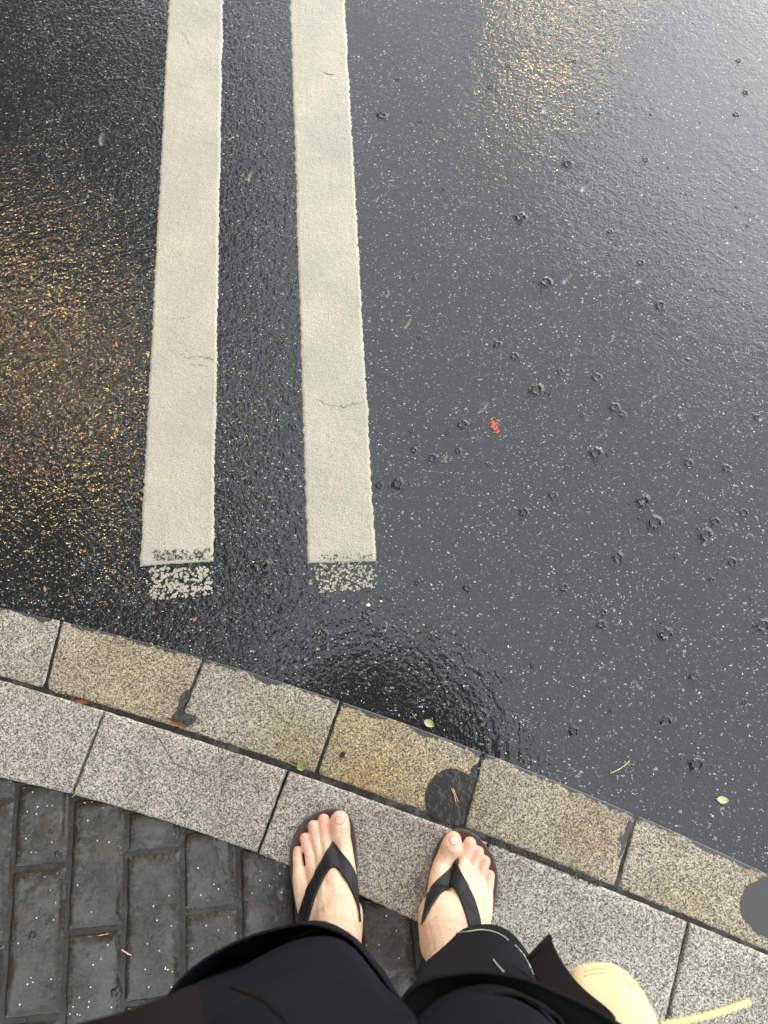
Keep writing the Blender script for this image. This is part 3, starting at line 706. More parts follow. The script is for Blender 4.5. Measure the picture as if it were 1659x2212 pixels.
# ------------------------------------------------------------------ THE PERSON
def LZ(x, y): return (603.5 + x * .1323, 1728 + y * .1323)
def RZ(x, y): return (877.8 + x * .1323, 1755.5 + y * .1323)
MPP = .1323 * 1.245 / FPX          # metres per zoom unit near the foot
ZS = .0295                          # top of the sandal sole
NU = None
LT = [  # (x, y, r, centre height as top height above the sole or None for resting)
    [(985,335,148),(990,440,160),(1000,600,152),(1040,800,150),(1052,1000,165,.040),(1060,1200,185,.050),(1055,1500,205,.068),(1045,1850,235,.095)],
    [(722,325,93),(735,450,88),(752,600,80,.020),(775,760,88,.026),(850,1000,150,.040),(900,1300,180,.058),(950,1850,240,.100)],
    [(556,432,95),(575,540,86),(605,660,76,.018),(650,820,85,.024),(720,1030,130,.036),(780,1400,170,.058),(850,1850,240,.098)],
    [(420,630,88),(445,740,80),(490,860,80,.019),(560,1080,120,.030),(640,1400,150,.048),(720,1850,220,.085)],
    [(300,830,74),(298,940,80),(315,1080,88,.019),(350,1290,128,.028),(400,1500,150,.036),(470,1700,180,.045),(560,1880,220,.062)]]
RT = [
    [(758,452,138),(735,560,168),(655,710,142),(590,860,148),(550,1050,165,.038),(535,1300,185,.050),(525,1600,205,.068),(505,1900,238,.095)],
    [(1035,505,104),(1005,620,92),(945,750,86,.020),(925,880,92,.026),(895,1100,140,.042),(850,1400,180,.062),(800,1850,240,.100)],
    [(1172,642,92),(1125,755,85),(1072,900,82,.020),(1050,1080,122,.034),(1000,1400,165,.056),(920,1850,240,.096)],
    [(1284,796,88),(1240,920,85),(1190,1060,85,.019),(1170,1200,118,.030),(1140,1450,150,.046),(1060,1800,200,.075)],
    [(1370,1018,72),(1348,1140,80),(1312,1280,96,.019),(1280,1450,128,.027),(1240,1650,150,.036),(1170,1850,172,.050)]]
def chain_spheres(bm, pts, step=.0022, u=14, v=10):
    for (p, r), (q, s) in zip(pts[:-1], pts[1:]):
        n = max(1, int((q - p).length / step))
        for i in range(n): t = i / n; ball(bm, p.lerp(q, t), r + (s - r) * t, u, v)
    ball(bm, pts[-1][0], pts[-1][1], u, v)
def remeshed(bm, voxel, smooth_it=6, fac=.5):
    me = bpy.data.meshes.new('tmp'); bm.to_mesh(me); bm.free(); o = bpy.data.objects.new('tmp', me); COL.objects.link(o)
    r = o.modifiers.new('r', 'REMESH'); r.mode = 'VOXEL'; r.voxel_size = voxel; r.use_smooth_shade = True
    s = o.modifiers.new('s', 'SMOOTH'); s.iterations = smooth_it; s.factor = fac
    dg = bpy.context.evaluated_depsgraph_get(); ev = o.evaluated_get(dg); m2 = ev.to_mesh()
    Vv = [v.co.copy() for v in m2.vertices]; Ff = [tuple(p.vertices) for p in m2.polygons]
    ev.to_mesh_clear(); bpy.data.objects.remove(o); return Vv, Ff
def toe_point(Z, q):
    x, y = Z(q[0], q[1]); r = q[2] * MPP
    z = ZS + r * .93 if len(q) < 4 else ZS + q[3] - r
    return P(x, y, z), r
bodyV, bodyF, tips, BV = [], [], [], {}
for side, Z, T in (('l', LZ, LT), ('r', RZ, RT)):
    bm = bmesh.new(); inst = []
    for ci, ch in enumerate(T):
        pts = [(p, r * 1.04) for p, r in [toe_point(Z, q) for q in ch]]
        # toe knuckle: raise the second joint a little
        if ci > 0: pts[1] = (pts[1][0] + Vector((0, 0, .0022)), pts[1][1]); pts[2] = (pts[2][0] + Vector((0, 0, .0008)), pts[2][1])
        tips.append(pts[0][0]); chain_spheres(bm, pts); inst.append(pts[-1])
    sgn = 1 if side == 'l' else -1
    ax0 = P(*Z(960 if side == 'l' else 600, 2080), .11).x
    ank = [(Vector((ax0, -.178, .098)), .036), (Vector((ax0, -.200, .135)), .035), (Vector((ax0 - sgn * .002, -.212, .20)), .033), (Vector((ax0 - sgn * .006, -.235, .30)), .040), (Vector((ax0 - sgn * .01, -.255, .38)), .044), (Vector((ax0 - sgn * .01, -.265, .46)), .042)]
    for p, r in inst: chain_spheres(bm, [(p, r), ank[0]], .004)
    chain_spheres(bm, ank, .006, 20, 14)
    heel = Vector((ax0 - sgn * .012, -.245, ZS + .030)); chain_spheres(bm, [(heel, .031), (Vector((ax0, -.21, .10)), .034)], .005)
    chain_spheres(bm, [(heel, .030), (inst[4][0], inst[4][1])], .005)
    Vv, Ff = remeshed(bm, .0014, 9, .5)
    BV[side] = BVHTree.FromPolygons(Vv, Ff)
    o = len(bodyV); bodyV += Vv; bodyF += [tuple(i + o for i in f) for f in Ff]
nfoot = len(bodyV)
# upper body: knees up, torso, arms, neck, head (one mesh with the feet)
bm = bmesh.new()
XL = P(*LZ(960, 2080), .11).x; XR = P(*RZ(600, 2080), .11).x
for x, s in ((XL, -1), (XR, 1)):
    chain_spheres(bm, [(Vector((x + s * .01, -.265, .44)), .042), (Vector((x + s * .01, -.29, .60)), .05), (Vector((s * .09, -.29, .84)), .08)], .02, 16, 12)
chain_spheres(bm, [(Vector((-.07, -.30, .88)), .095), (Vector((.07, -.30, .88)), .095)], .02, 16, 12)
chain_spheres(bm, [(Vector((0, -.31, .88)), .12), (Vector((0, -.31, 1.02)), .105), (Vector((0, -.30, 1.2)), .115), (Vector((0, -.29, 1.33)), .07)], .02, 16, 12)
chain_spheres(bm, [(Vector((-.16, -.30, 1.33)), .05), (Vector((.16, -.30, 1.33)), .05)], .02, 16, 12)
chain_spheres(bm, [(Vector((0, -.30, 1.34)), .055), (Vector((0, -.27, 1.45)), .048)], .015, 16, 12)
ball(bm, (0, -.255, 1.545), (.074, .092, .098), 24, 18)                    # skull
ball(bm, (0, -.205, 1.495), (.050, .050, .055), 20, 14)                    # jaw
chain_spheres(bm, [(Vector((0, -.160, 1.545)), .008), (Vector((0, -.140, 1.512)), .012)], .004)   # nose
for s in (-1, 1):
    ball(bm, (s * .075, -.262, 1.53), (.010, .020, .030), 12, 10)          # ears
    ball(bm, (s * .030, -.172, 1.543), (.014, .012, .010), 12, 10)         # eyelids
ball(bm, (0, -.158, 1.478), (.024, .010, .008), 14, 10)                    # lips
# left arm relaxed by the side, right arm bent, hand closed round the umbrella handle
chain_spheres(bm, [(Vector((-.18, -.30, 1.32)), .045), (Vector((-.25, -.33, 1.06)), .037), (Vector((-.25, -.31, .84)), .026)], .012, 16, 12)
chain_spheres(bm, [(Vector((.18, -.30, 1.32)), .045), (Vector((.25, -.34, 1.07)), .037), (Vector((.20, -.19, 1.19)), .026)], .012, 16, 12)
ball(bm, (-.25, -.305, .79), (.017, .040, .048), 16, 12)
for k, (dy, ln) in enumerate(((-.028, .058), (-.010, .072), (.009, .076), (.027, .068))):
    b = Vector((-.25, -.305 + dy, .755)); chain_spheres(bm, [(b, .0095), (b + Vector((.006, .004, -ln * .5)), .0088), (b + Vector((.020, .008, -ln * .95)), .0075)], .004)
chain_spheres(bm, [(Vector((-.245, -.27, .80)), .011), (Vector((-.235, -.245, .765)), .010), (Vector((-.225, -.238, .74)), .0085)], .004)
ball(bm, (.198, -.165, 1.205), (.030, .034, .042), 16, 12)
for k in range(4):
    z = 1.232 - k * .019; r = .0092 - .0006 * k
    chain_spheres(bm, [(Vector((.222, -.155, z)), r), (Vector((.214, -.122, z)), r), (Vector((.190, -.112, z)), r * .95), (Vector((.174, -.128, z)), r * .85)], .004)
chain_spheres(bm, [(Vector((.178, -.165, 1.225)), .011), (Vector((.168, -.140, 1.240)), .010), (Vector((.180, -.120, 1.246)), .009)], .004)
Vv, Ff = remeshed(bm, .005, 3, .5)
o = len(bodyV); bodyV += Vv; bodyF += [tuple(i + o for i in f) for f in Ff]
pink = []
for i, v in enumerate(bodyV):
    if i >= nfoot: pink.append(.1); continue
    if v.z > .07: pink.append(.1 * max(0, N(v.x * 60, v.y * 60, v.z * 60))); continue
    d = min((v - t).length for t in tips)
    pink.append(max(0, min(1, 1.15 - d / .024)) * .9 + .12 * max(0, N(v.x * 60, v.y * 60, v.z * 60)))
def drape(bvh, px, py, lift, zfall=None, maxd=3):
    d = ray(px, py); h = bvh.ray_cast(Vector((0, 0, CAM_H)), d, maxd)
    if h[0] is None: return None, None
    n = h[1] if h[1].dot(d) < 0 else -h[1]
    return h[0] + n * lift, n
# toenails: thin plates let into the toe tops, part of the body mesh
NAILS = {'l': [(985,335,84,74,.06),(738,262,44,26,-.1),(530,395,30,26,.3),(408,585,34,24,.3),(292,800,22,22,.3)],
         'r': [(775,455,82,86,-.35),(1050,425,44,30,-.5),(1195,580,38,28,-.75),(1305,745,36,28,-.8),(1385,985,28,24,-.6)]}
nailF = []; foldF = []
for side, Z in (('l', LZ), ('r', RZ)):
    for (cx, cy, hw, hh, rot) in NAILS[side]:
        g = []
        for j in range(9):
            for i in range(9):
                u, v = i / 4 - 1, j / 4 - 1
                uu = u * math.sqrt(1 - v * v * .38); vv = v * math.sqrt(1 - u * u * .38)
                x = cx + (uu * hw * math.cos(rot) - vv * hh * math.sin(rot)); y = cy + (uu * hw * math.sin(rot) + vv * hh * math.cos(rot))
                e = max(abs(u), abs(v)); p, n = drape(BV[side], *Z(x, y), .0009 if e < .9 else -.0002)
                g.append(p)
        if any(p is None for p in g): continue
        o = len(bodyV); bodyV += g; pink += [.8] * 81
        for j in range(8):
            for i in range(8): (foldF if (hw > 60 and (i in (0, 7) or j in (0, 7))) else nailF).append((o + j * 9 + i, o + (j + 1) * 9 + i, o + (j + 1) * 9 + i + 1, o + j * 9 + i + 1))
person = empty('person', (.0, -.2, 0))
tag(person, 'standing person in black rolled trousers, dark coat and black flip flops, seen from above', 'person')
INV = Vector((0, .2, 0))
def child(o): o.parent = person; o.location = (0, .2, 0); return o
body = mesh('body', bodyV, bodyF + nailF + foldF, [M_SKIN, M_NAIL, M_FOLD]); child(body)
mi = [0] * len(bodyF) + [1] * len(nailF) + [2] * len(foldF); body.data.polygons.foreach_set('material_index', mi)
attr(body.data, 'pink', pink)

# sandals
SOLE = {'l': [(920,140),(1040,170),(1135,250),(1205,400),(1245,600),(1270,850),(1276,1100),(1268,1350),(1262,1600)],
        'r': [(880,262),(760,285),(650,345),(555,440),(495,560),(435,760),(385,960),(348,1200),(312,1450),(290,1650)]}
SOL2 = {'l': [(760,152),(615,205),(450,300),(325,420),(225,600),(178,760),(162,920),(165,1080),(180,1280),(215,1480),(250,1660),(300,1850)],
        'r': [(1030,300),(1200,418),(1350,600),(1440,760),(1490,960),(1500,1100),(1482,1300),(1442,1500),(1392,1700),(1335,1880)]}
def smoothcurve(q, sub=5):
    r = []
    for i in range(len(q) - 1):
        p0, p1, p2, p3 = q[max(0, i - 1)], q[i], q[i + 1], q[min(len(q) - 1, i + 2)]
        for s in range(sub):
            t = s / sub; r.append(.5 * ((2 * p1) + (p2 - p0) * t + (2 * p0 - 5 * p1 + 4 * p2 - p3) * t * t + (3 * p1 - p0 - 3 * p2 + p3) * t ** 3))
    r.append(q[-1]); return r
for side, Z, sgn in (('l', LZ, 1), ('r', RZ, -1)):
    A = [P(*Z(x, y), .0285) for x, y in SOLE[side]]; B = [P(*Z(x, y), .0285) for x, y in SOL2[side]]
    ax0 = P(*Z(960 if side == 'l' else 600, 2080), .11).x
    hc = Vector((ax0 - sgn * .012, -.245, .0285))
    heelp = [hc + Vector((.036 * math.cos(a), .036 * math.sin(a), 0)) for a in [0, -.5, -1.0, -1.57, -2.1, -2.6, -3.14]]
    ring = B[::-1] + A + (heelp if side == 'l' else heelp[::-1])
    ring = smoothcurve(ring + [ring[0]], 5)[:-1]
    n = len(ring); c = sum(ring, Vector()) / n
    prof = [(.93, .0170), (.985, .0162), (1.0, .0200), (1.0, .0265), (.99, .0292), (.965, .0300), (.92, .0288), (.6, .0284)]
    V = []; F = []
    for s, z in prof:
        for p in ring:
            off = (p - c); off.z = 0; q = c + off - off.normalized() * (1 - s) * .06 if s > .7 else c + off * s; V.append(Vector((q.x, q.y, z)))
    for j in range(len(prof) - 1):
        for k in range(n): F.append((j * n + k, j * n + (k + 1) % n, (j + 1) * n + (k + 1) % n, (j + 1) * n + k))
    V += [Vector((c.x, c.y, .0284)), Vector((c.x, c.y, .0170))]; t = len(V)
    for k in range(n): F.append(((len(prof) - 1) * n + k, (len(prof) - 1) * n + (k + 1) % n, t - 2)); F.append(((k + 1) % n, k, t - 1))
    bm = bmesh.new(); bv = [bm.verts.new(v) for v in V]
    for f in F: bm.faces.new([bv[i] for i in f])
    bmesh.ops.recalc_face_normals(bm, faces=bm.faces)
    sole = bm_obj('flip_flop', bm, M_SOLE); child(sole)
    sole['label'] = 'brown rubber flip flop sole with black strap on the %s foot' % ('left' if side == 'l' else 'right')
    # strap: V from the toe post, cut as one sheet and draped over the foot
    if side == 'l':
        OL = [(893,712),(850,722),(760,880),(650,1080),(520,1350),(430,1550),(370,1750),(328,1900),(318,2060),(318,2200)]
        IL = [(470,2200),(482,2040),(490,1970),(530,1810),(580,1650),(640,1490),(708,1345),(790,1195),(840,1130),(872,1110)]
        IR = [(900,1112),(935,1130),(1005,1215),(1085,1335),(1150,1460),(1212,1605),(1252,1720),(1275,1850),(1288,2000)]
        OR = [(1310,2000),(1300,1850),(1285,1700),(1268,1560),(1258,1400),(1250,1300),(1232,1220),(1188,1110),(1115,990),(1010,850),(938,724)]
        post = [(890, 560), (892, 640), (893, 735)]
    else:
        OL = [(798,835),(750,845),(700,910),(600,1012),(500,1112),(430,1205),(372,1310),(338,1400),(315,1520),(288,1690),(255,1850)]
        IL = [(275,1840),(325,1735),(388,1600),(440,1512),(500,1422),(560,1342),(640,1272),(700,1238),(732,1224)]
        IR = [(752,1224),(778,1240),(812,1302),(862,1420),(912,1545),(952,1665),(982,1775),(1005,1890),(1015,2050)]
        OR = [(1205,2060),(1196,1950),(1190,1860),(1172,1730),(1150,1620),(1112,1470),(1060,1330),(990,1180),(930,1060),(882,950),(852,862)]
        post = [(830, 700), (815, 770), (800, 860)]
    poly = []
    for seg in (OL, IL, IR, OR): poly += [(v.x, v.y) for v in smoothcurve([Vector((x, y, 0)) for x, y in seg], 5)]
    PA = np.array(poly); PB = np.roll(PA, -1, 0)
    def inpoly(x, y):
        c1 = (PA[:, 1] > y) != (PB[:, 1] > y); xi = PA[:, 0] + (y - PA[:, 1]) / np.where(PB[:, 1] == PA[:, 1], 1, PB[:, 1] - PA[:, 1]) * (PB[:, 0] - PA[:, 0])
        return bool(np.sum(c1 & (x < xi)) % 2)
    def snap(x, y):
        d = PB - PA; t = np.clip(((x - PA[:, 0]) * d[:, 0] + (y - PA[:, 1]) * d[:, 1]) / np.maximum(1e-9, (d ** 2).sum(1)), 0, 1)
        q = PA + d * t[:, None]; k = np.argmin((q[:, 0] - x) ** 2 + (q[:, 1] - y) ** 2); return float(q[k, 0]), float(q[k, 1])
    st_ = 15; idx = {}; uv = []; F = []
    x0, y0 = PA.min(0); x1, y1 = PA.max(0)
    for j in range(int((y1 - y0) / st_) + 2):
        for i in range(int((x1 - x0) / st_) + 2):
            if not inpoly(x0 + (i + .5) * st_, y0 + (j + .5) * st_): continue
            f = []
            for a, b in ((i, j), (i, j + 1), (i + 1, j + 1), (i + 1, j)):
                if (a, b) not in idx: idx[(a, b)] = len(uv); uv.append((x0 + a * st_, y0 + b * st_))
                f.append(idx[(a, b)])
            F.append(tuple(f))
    from collections import Counter, defaultdict
    ec = Counter(); nb = defaultdict(set)
    for f in F:
        for a, b in zip(f, f[1:] + f[:1]): ec[(min(a, b), max(a, b))] += 1; nb[a].add(b); nb[b].add(a)
    bnd = {v for e, c_ in ec.items() if c_ == 1 for v in e}
    for v in bnd: uv[v] = snap(*uv[v])
    V = []
    for x, y in uv:
        p, nn = drape(BV[side], *Z(x, y), .0024)
        V.append(p if p is not None and p.z < .2 else P(*Z(x, y), .034))
    z = np.array([v.z for v in V]); z0 = z.copy()
    for _ in range(30):
        z2 = z.copy()
        for v, ns in nb.items(): z2[v] = max(z0[v] - .0005, .5 * z[v] + .5 * sum(z[n] for n in ns) / len(ns))
        z = z2
    for v, zz in zip(V, z): v.z = zz
    st = mesh('strap', V, F, M_STRAP, sole)
    so_ = st.modifiers.new('s', 'SOLIDIFY'); so_.thickness = .0028; so_.offset = 0.0
    bm = bmesh.new(); pp = [P(*Z(*post[0]), .030), P(*Z(*post[1]), .044), P(*Z(*post[2]), .052)]
    tube(bm, pp, [.0042, .0040, .0040], 10); bm_obj('toe_post', bm, M_STRAP, sole)

# clothes: closed rings, front arcs traced at their own height, backs behind the legs
def ring_resample(q, n):
    q = smoothcurve(q + [q[0]], 6); L = [0]
    for a, b in zip(q[:-1], q[1:]): L.append(L[-1] + (b - a).length)
    r = []; k = 0
    for i in range(n):
        s = L[-1] * i / n
        while L[k + 1] < s: k += 1
        r.append(q[k].lerp(q[k + 1], (s - L[k]) / max(1e-9, L[k + 1] - L[k])))
    return r
def ring(front, z, back, n=72):
    f = [P(a, b, c[0] if c else z) for a, b, *c in front]
    return ring_resample(f + [Vector((x, y, z)) for x, y in back], n)
def loft(bmv, rings, wr=.002, seed=0):
    V, F = bmv; o = len(V); n = len(rings[0])
    for j, r in enumerate(rings):
        for k, p in enumerate(r):
            V.append(p + Vector((N(p.x * 12 + seed, p.z * 9), N(p.x * 9 + p.y * 6, p.z * 7 + seed), .4 * N(p.x * 16, p.z * 10 + seed + 4))) * wr)
    for j in range(len(rings) - 1):
        for k in range(n): F.append((o + j * n + k, o + j * n + (k + 1) % n, o + (j + 1) * n + (k + 1) % n, o + (j + 1) * n + k))
def mids(r0, r1, n):
    return [[a.lerp(b, i / n) for a, b in zip(r0, r1)] for i in range(n)]
# left leg with wide turned-up cuff
TV = ([], [])
inL = ring([(395,2160),(425,2128),(520,2102),(580,2074),(640,2047),(700,2030),(745,2040),(785,2085),(828,2145),(858,2205)], .50, [(.005,-.36),(-.10,-.41),(-.20,-.38),(-.235,-.30)])
low = [Vector((p.x * .97 - .003, p.y * .99 - .003, .435)) for p in inL]
top1 = ring([(330,2290),(420,2215),(520,2170),(640,2135),(730,2120),(800,2140),(850,2185),(905,2260)], .68, [(.0,-.37),(-.10,-.42),(-.19,-.39),(-.215,-.30)])
hipL = ring_resample([Vector((x, y, .86)) for x, y in [(-.20,-.27),(-.13,-.185),(-.03,-.175),(.0,-.20),(.0,-.38),(-.10,-.44),(-.20,-.38)]], 72)
loft(TV, mids(low, inL, 3) + mids(inL, top1, 10) + mids(top1, hipL, 8) + [hipL], .009, 1)
rimL = ring([(322,2240),(345,2190),(385,2125),(440,2075),(520,2032),(600,2008),(670,1998),(740,2018),(775,2048),(815,2098),(850,2152),(880,2210)], .50, [(.03,-.37),(-.10,-.44),(-.23,-.40),(-.275,-.31)])
midr = [Vector(((a.x + b.x * 2) / 3, (a.y + b.y * 2) / 3, .455)) for a, b in zip(low, rimL)]
rim2 = [p + (Vector((0, 0, .004))) for p in rimL]
loft(TV, mids([p + Vector((0, 0, -.002)) for p in low], midr, 3) + mids(midr, rimL, 5) + [rimL, rim2], .0015, 2)
# right leg: straight, down to the ankle
hemR = ring([(903,2098),(930,2056),(975,2024),(1040,2005),(1085,2011),(1120,2038),(1145,2082),(1158,2130)], .17, [(.245,-.30),(.17,-.335),(.09,-.31),(.062,-.25)])
r2 = ring([(893,2130),(925,2085),(985,2052),(1045,2040),(1095,2050),(1140,2085),(1172,2130),(1190,2190)], .32, [(.245,-.31),(.17,-.345),(.09,-.32),(.05,-.26)])
r3 = ring([(868,2200),(900,2150),(960,2118),(1040,2106),(1110,2118),(1165,2155),(1205,2205)], .50, [(.235,-.32),(.15,-.375),(.07,-.34),(.02,-.27)])
r4 = ring([(868,2300),(935,2230),(1020,2175),(1080,2160),(1140,2178),(1200,2235),(1240,2290)], .66, [(.23,-.36),(.14,-.42),(.05,-.38)])
hipR = ring_resample([Vector((x, y, .86)) for x, y in [(.0,-.20),(.03,-.175),(.13,-.185),(.20,-.27),(.20,-.38),(.10,-.44),(.0,-.38)]], 72)
loft(TV, [[p + Vector((0, 0, -.0)) for p in hemR]] + mids(hemR, r2, 8)[1:] + mids(r2, r3, 8) + mids(r3, r4, 6) + mids(r4, hipR, 6) + [hipR], .006, 4)
tr = mesh('trousers', TV[0], TV[1], M_TROU); child(tr); TB = BVHTree.FromPolygons(TV[0], TV[1])
s_ = tr.modifiers.new('s', 'SOLIDIFY'); s_.thickness = .0022; s_.offset = -1
def stitch(pts, dash, rad=.0009):
    q = smoothcurve([Vector((x, y, 0)) for x, y in pts], 8); bm = bmesh.new(); run = []
    for i, v in enumerate(q):
        p, n = drape(TB, v.x, v.y, .0030)
        if p is None: continue
        run.append(p)
    if len(run) > 2:
        k = 0
        while k < len(run) - 2:
            e = min(len(run), k + dash); tube(bm, run[k:e], rad, 5); k = e if dash < 50 else len(run)
    bm_obj('stitching', bm, M_WHITE, tr); 
stitch([(968,2034),(985,2022),(1010,2018),(1040,2014),(1065,2018),(1085,2027),(1096,2036)], 400)
stitch([(1110,2046),(1126,2064),(1138,2085),(1150,2112)], 4)
stitch([(1066,2080),(1074,2092),(1086,2106)], 400)
bm = bmesh.new(); run = []
for v in smoothcurve([Vector((x, y, 0)) for x, y in [(500,2138),(530,2150),(560,2162),(585,2180),(610,2205),(622,2220)]], 6):
    p, nn = drape(TB, v.x, v.y, .0012)
    if p is not None: run.append(p)
if len(run) > 2: tube(bm, run, .0022, 6)
bm_obj('seam_welt', bm, M_LINE, tr)
# coat: right hem flares over the leg, turned out, with a corner flap lined in brown
CV = ([], [])
rimR = ring([(845,2235),(855,2175),(880,2135),(930,2109),(1000,2098),(1060,2096),(1130,2108),(1200,2136),(1262,2165),(1310,2195),(1372,2250)], .60, [(.26,-.31),(.22,-.40),(.12,-.44),(.02,-.42),(-.02,-.30)])
cin = ring([(960,2300),(1000,2240),(1020,2190),(1050,2160),(1095,2148),(1150,2165),(1195,2200),(1240,2260)], .64, [(.24,-.36),(.20,-.41),(.12,-.43),(.05,-.41),(.01,-.33)])
lowC = [Vector((a.x * .5 + b.x * .5, a.y * .5 + b.y * .5 - .01, .585)) for a, b in zip(rimR, cin)]
loft(CV, [[p + Vector((0, 0, .004)) for p in rimR], rimR] + mids(rimR, lowC, 4)[1:] + mids(lowC, cin, 4) + [cin], .002, 7)
# coat skirt above the hips and body of the coat
def ell(cx, cy, rx, ry, z, n=72): return [Vector((cx + rx * math.cos(2 * math.pi * k / n), cy + ry * math.sin(2 * math.pi * k / n), z)) for k in range(n)]
loft(CV, [ell(0, -.31, .235, .165, .80), ell(0, -.31, .23, .163, .86), ell(0, -.31, .21, .15, .95), ell(0, -.31, .19, .14, 1.05), ell(0, -.305, .195, .14, 1.2), ell(0, -.30, .20, .12, 1.32), ell(0, -.29, .12, .09, 1.385), ell(0, -.28, .075, .07, 1.41)], .004, 9)
coat = mesh('coat', CV[0], CV[1], M_COAT); child(coat); s_ = coat.modifiers.new('s', 'SOLIDIFY'); s_.thickness = .003; s_.offset = -1
bm = bmesh.new()
for s, pts in ((-1, [(-.17, -.30, 1.33), (-.25, -.33, 1.06), (-.252, -.312, .87)]), (1, [(.17, -.30, 1.33), (.255, -.345, 1.06), (.21, -.21, 1.17)])):
    tube(bm, [Vector(pts[0]), Vector(pts[0]).lerp(Vector(pts[1]), .5), Vector(pts[1]), Vector(pts[1]).lerp(Vector(pts[2]), .5), Vector(pts[2])], [.07, .06, .052, .045, .042], 16, caps=False)
bm_obj('sleeves', bm, M_COAT, None); sl_ = bpy.data.objects['sleeves']; child(sl_); s_ = sl_.modifiers.new('s', 'SOLIDIFY'); s_.thickness = .003
# flap
fl = [[(1143,2072,.47),(1165,2047,.465),(1187,2024,.46)], [(1150,2100,.48),(1172,2078,.475),(1193,2030,.465)], [(1165,2130,.50),(1190,2105,.49),(1202,2062,.475)], [(1185,2160,.52),(1212,2135,.51),(1226,2103,.49)],
      [(1210,2190,.54),(1235,2165,.53),(1252,2133,.51)], [(1240,2215,.56),(1268,2190,.55),(1282,2160,.53)], [(1290,2260,.60),(1320,2240,.59),(1345,2205,.57)]]
V = [P(a, b, c) for r in fl for a, b, c in r]; F = [(i * 3 + k, i * 3 + k + 1, (i + 1) * 3 + k + 1, (i + 1) * 3 + k) for i in range(len(fl) - 1) for k in (0, 1)]
flap = mesh('coat_flap', V, F, M_LINE); child(flap); flap['label'] = 'brown lined corner of the coat sticking out'
ss = flap.modifiers.new('u', 'SUBSURF'); ss.levels = 2; ss.render_levels = 2; s_ = flap.modifiers.new('s', 'SOLIDIFY'); s_.thickness = .0025
bm = bmesh.new(); tube(bm, [P(1141, 2074, .472), P(1164, 2047, .468), P(1189, 2023, .463)], [.0026, .0026, .0032], 8); bm_obj('flap_edge', bm, M_TROU, flap)
fl2 = [[(120,2270,.82),(135,2240,.82),(150,2222,.815)], [(200,2290,.84),(205,2250,.83),(210,2206,.82)], [(265,2290,.84),(265,2245,.83),(268,2194,.82)], [(330,2290,.84),(325,2235,.83),(325,2172,.80)], [(400,2290,.83),(392,2222,.80),(385,2145,.74)], [(450,2300,.80),(445,2220,.76),(430,2120,.66)]]
V = [P(a, b, c) for r in fl2 for a, b, c in r]; F = [(i * 3 + k, i * 3 + k + 1, (i + 1) * 3 + k + 1, (i + 1) * 3 + k) for i in range(len(fl2) - 1) for k in (0, 1)]
fb = mesh('coat_hem', V, F, M_LINE); child(fb); ss = fb.modifiers.new('u', 'SUBSURF'); ss.levels = 2; ss.render_levels = 2; s_ = fb.modifiers.new('s', 'SOLIDIFY'); s_.thickness = .0025
# hair
bm = bmesh.new(); ball(bm, (0, -.272, 1.558), (.086, .098, .100), 24, 18); ball(bm, (0, -.335, 1.47), (.070, .045, .110), 20, 14)
for v in bm.verts:
    v.co += Vector((N(v.co.x * 40, v.co.z * 8), N(v.co.x * 40, v.co.y * 40), 0)) * .004
    if v.co.y > -.195: v.co.y = -.195 + (v.co.y + .195) * .2
child(bm_obj('hair', bm, M_HAIR))

# umbrella held overhead (seen as the dark reflection in the road)
umb = empty('umbrella', (.05, -.03, 1.2)); tag(umb, 'black umbrella held over the person, mirrored dark in the wet road', 'umbrella')
def uchild(o): o.parent = umb; o.location = (-.05, .03, -1.2); return o
UC = Vector((-.04, .0, 2.06)); UR = .56; V = []; F = []; nr, na = 9, 64
for j in range(nr + 1):
    t = j / nr
    for k in range(na):
        a = 2 * math.pi * k / na; sc = 1 - .07 * t * abs(math.sin(4 * a)); V.append(UC + Vector((UR * t * sc * math.cos(a), UR * t * sc * math.sin(a), -.19 * t * t * (1 + .1 * abs(math.sin(4 * a))))))
F = [(j * na + k, (j + 1) * na + k, (j + 1) * na + (k + 1) % na, j * na + (k + 1) % na) for j in range(nr) for k in range(na)]
cn = mesh('canopy', V, F, M_UMB); uchild(cn); s_ = cn.modifiers.new('s', 'SOLIDIFY'); s_.thickness = .001
for k in range(8):
    a = math.pi / 4 * k; bm = bmesh.new(); tube(bm, [UC + Vector((UR * t * math.cos(a), UR * t * math.sin(a), -.19 * t * t - .006)) for t in (0, .3, .6, .8, 1)], .002, 6); uchild(bm_obj('rib', bm, M_METAL))
bm = bmesh.new(); tube(bm, [(.19, -.14, 1.12), (.19, -.135, 1.30), UC + Vector((0, 0, .05))], .006, 8); uchild(bm_obj('shaft', bm, M_METAL))
bm = bmesh.new(); tube(bm, [(.19, -.14, 1.13), (.19, -.136, 1.26)], .012, 10); uchild(bm_obj('handle', bm, M_STRAP))

# cream bag hanging at the right side
bag = empty('shoulder_bag', (.30, -.22, .30)); tag(bag, 'rounded cream yellow cloth bag with ribbed cord, hanging beside the black clothes', 'bag')
def gchild(o): o.parent = bag; o.location = (-.30, .22, -.30); return o
dome = [(1225,2150),(1232,2112),(1240,2098),(1261,2086),(1302,2081),(1337,2088),(1372,2116),(1397,2151),(1418,2192),(1436,2240)]
V = []; F = []; zt = .50
D = smoothcurve([P(a, b, zt) for a, b in dome], 5); n = len(D); cc = sum(D, Vector()) / n; cc.y -= .03
lev = [(.60, .016), (.80, .011), (.93, .004), (1.0, -.006), (.97, -.018), (.88, -.036), (.72, -.054), (.45, -.070), (.1, -.076)]
full = D + [Vector((cc.x * 2 - p.x, -.30 + (-.30 - p.y) * .3 - .03, zt)) for p in D]
full = ring_resample(full, 80); cf = sum(full, Vector()) / 80
V.append(Vector((cf.x, cf.y, zt + .019)))
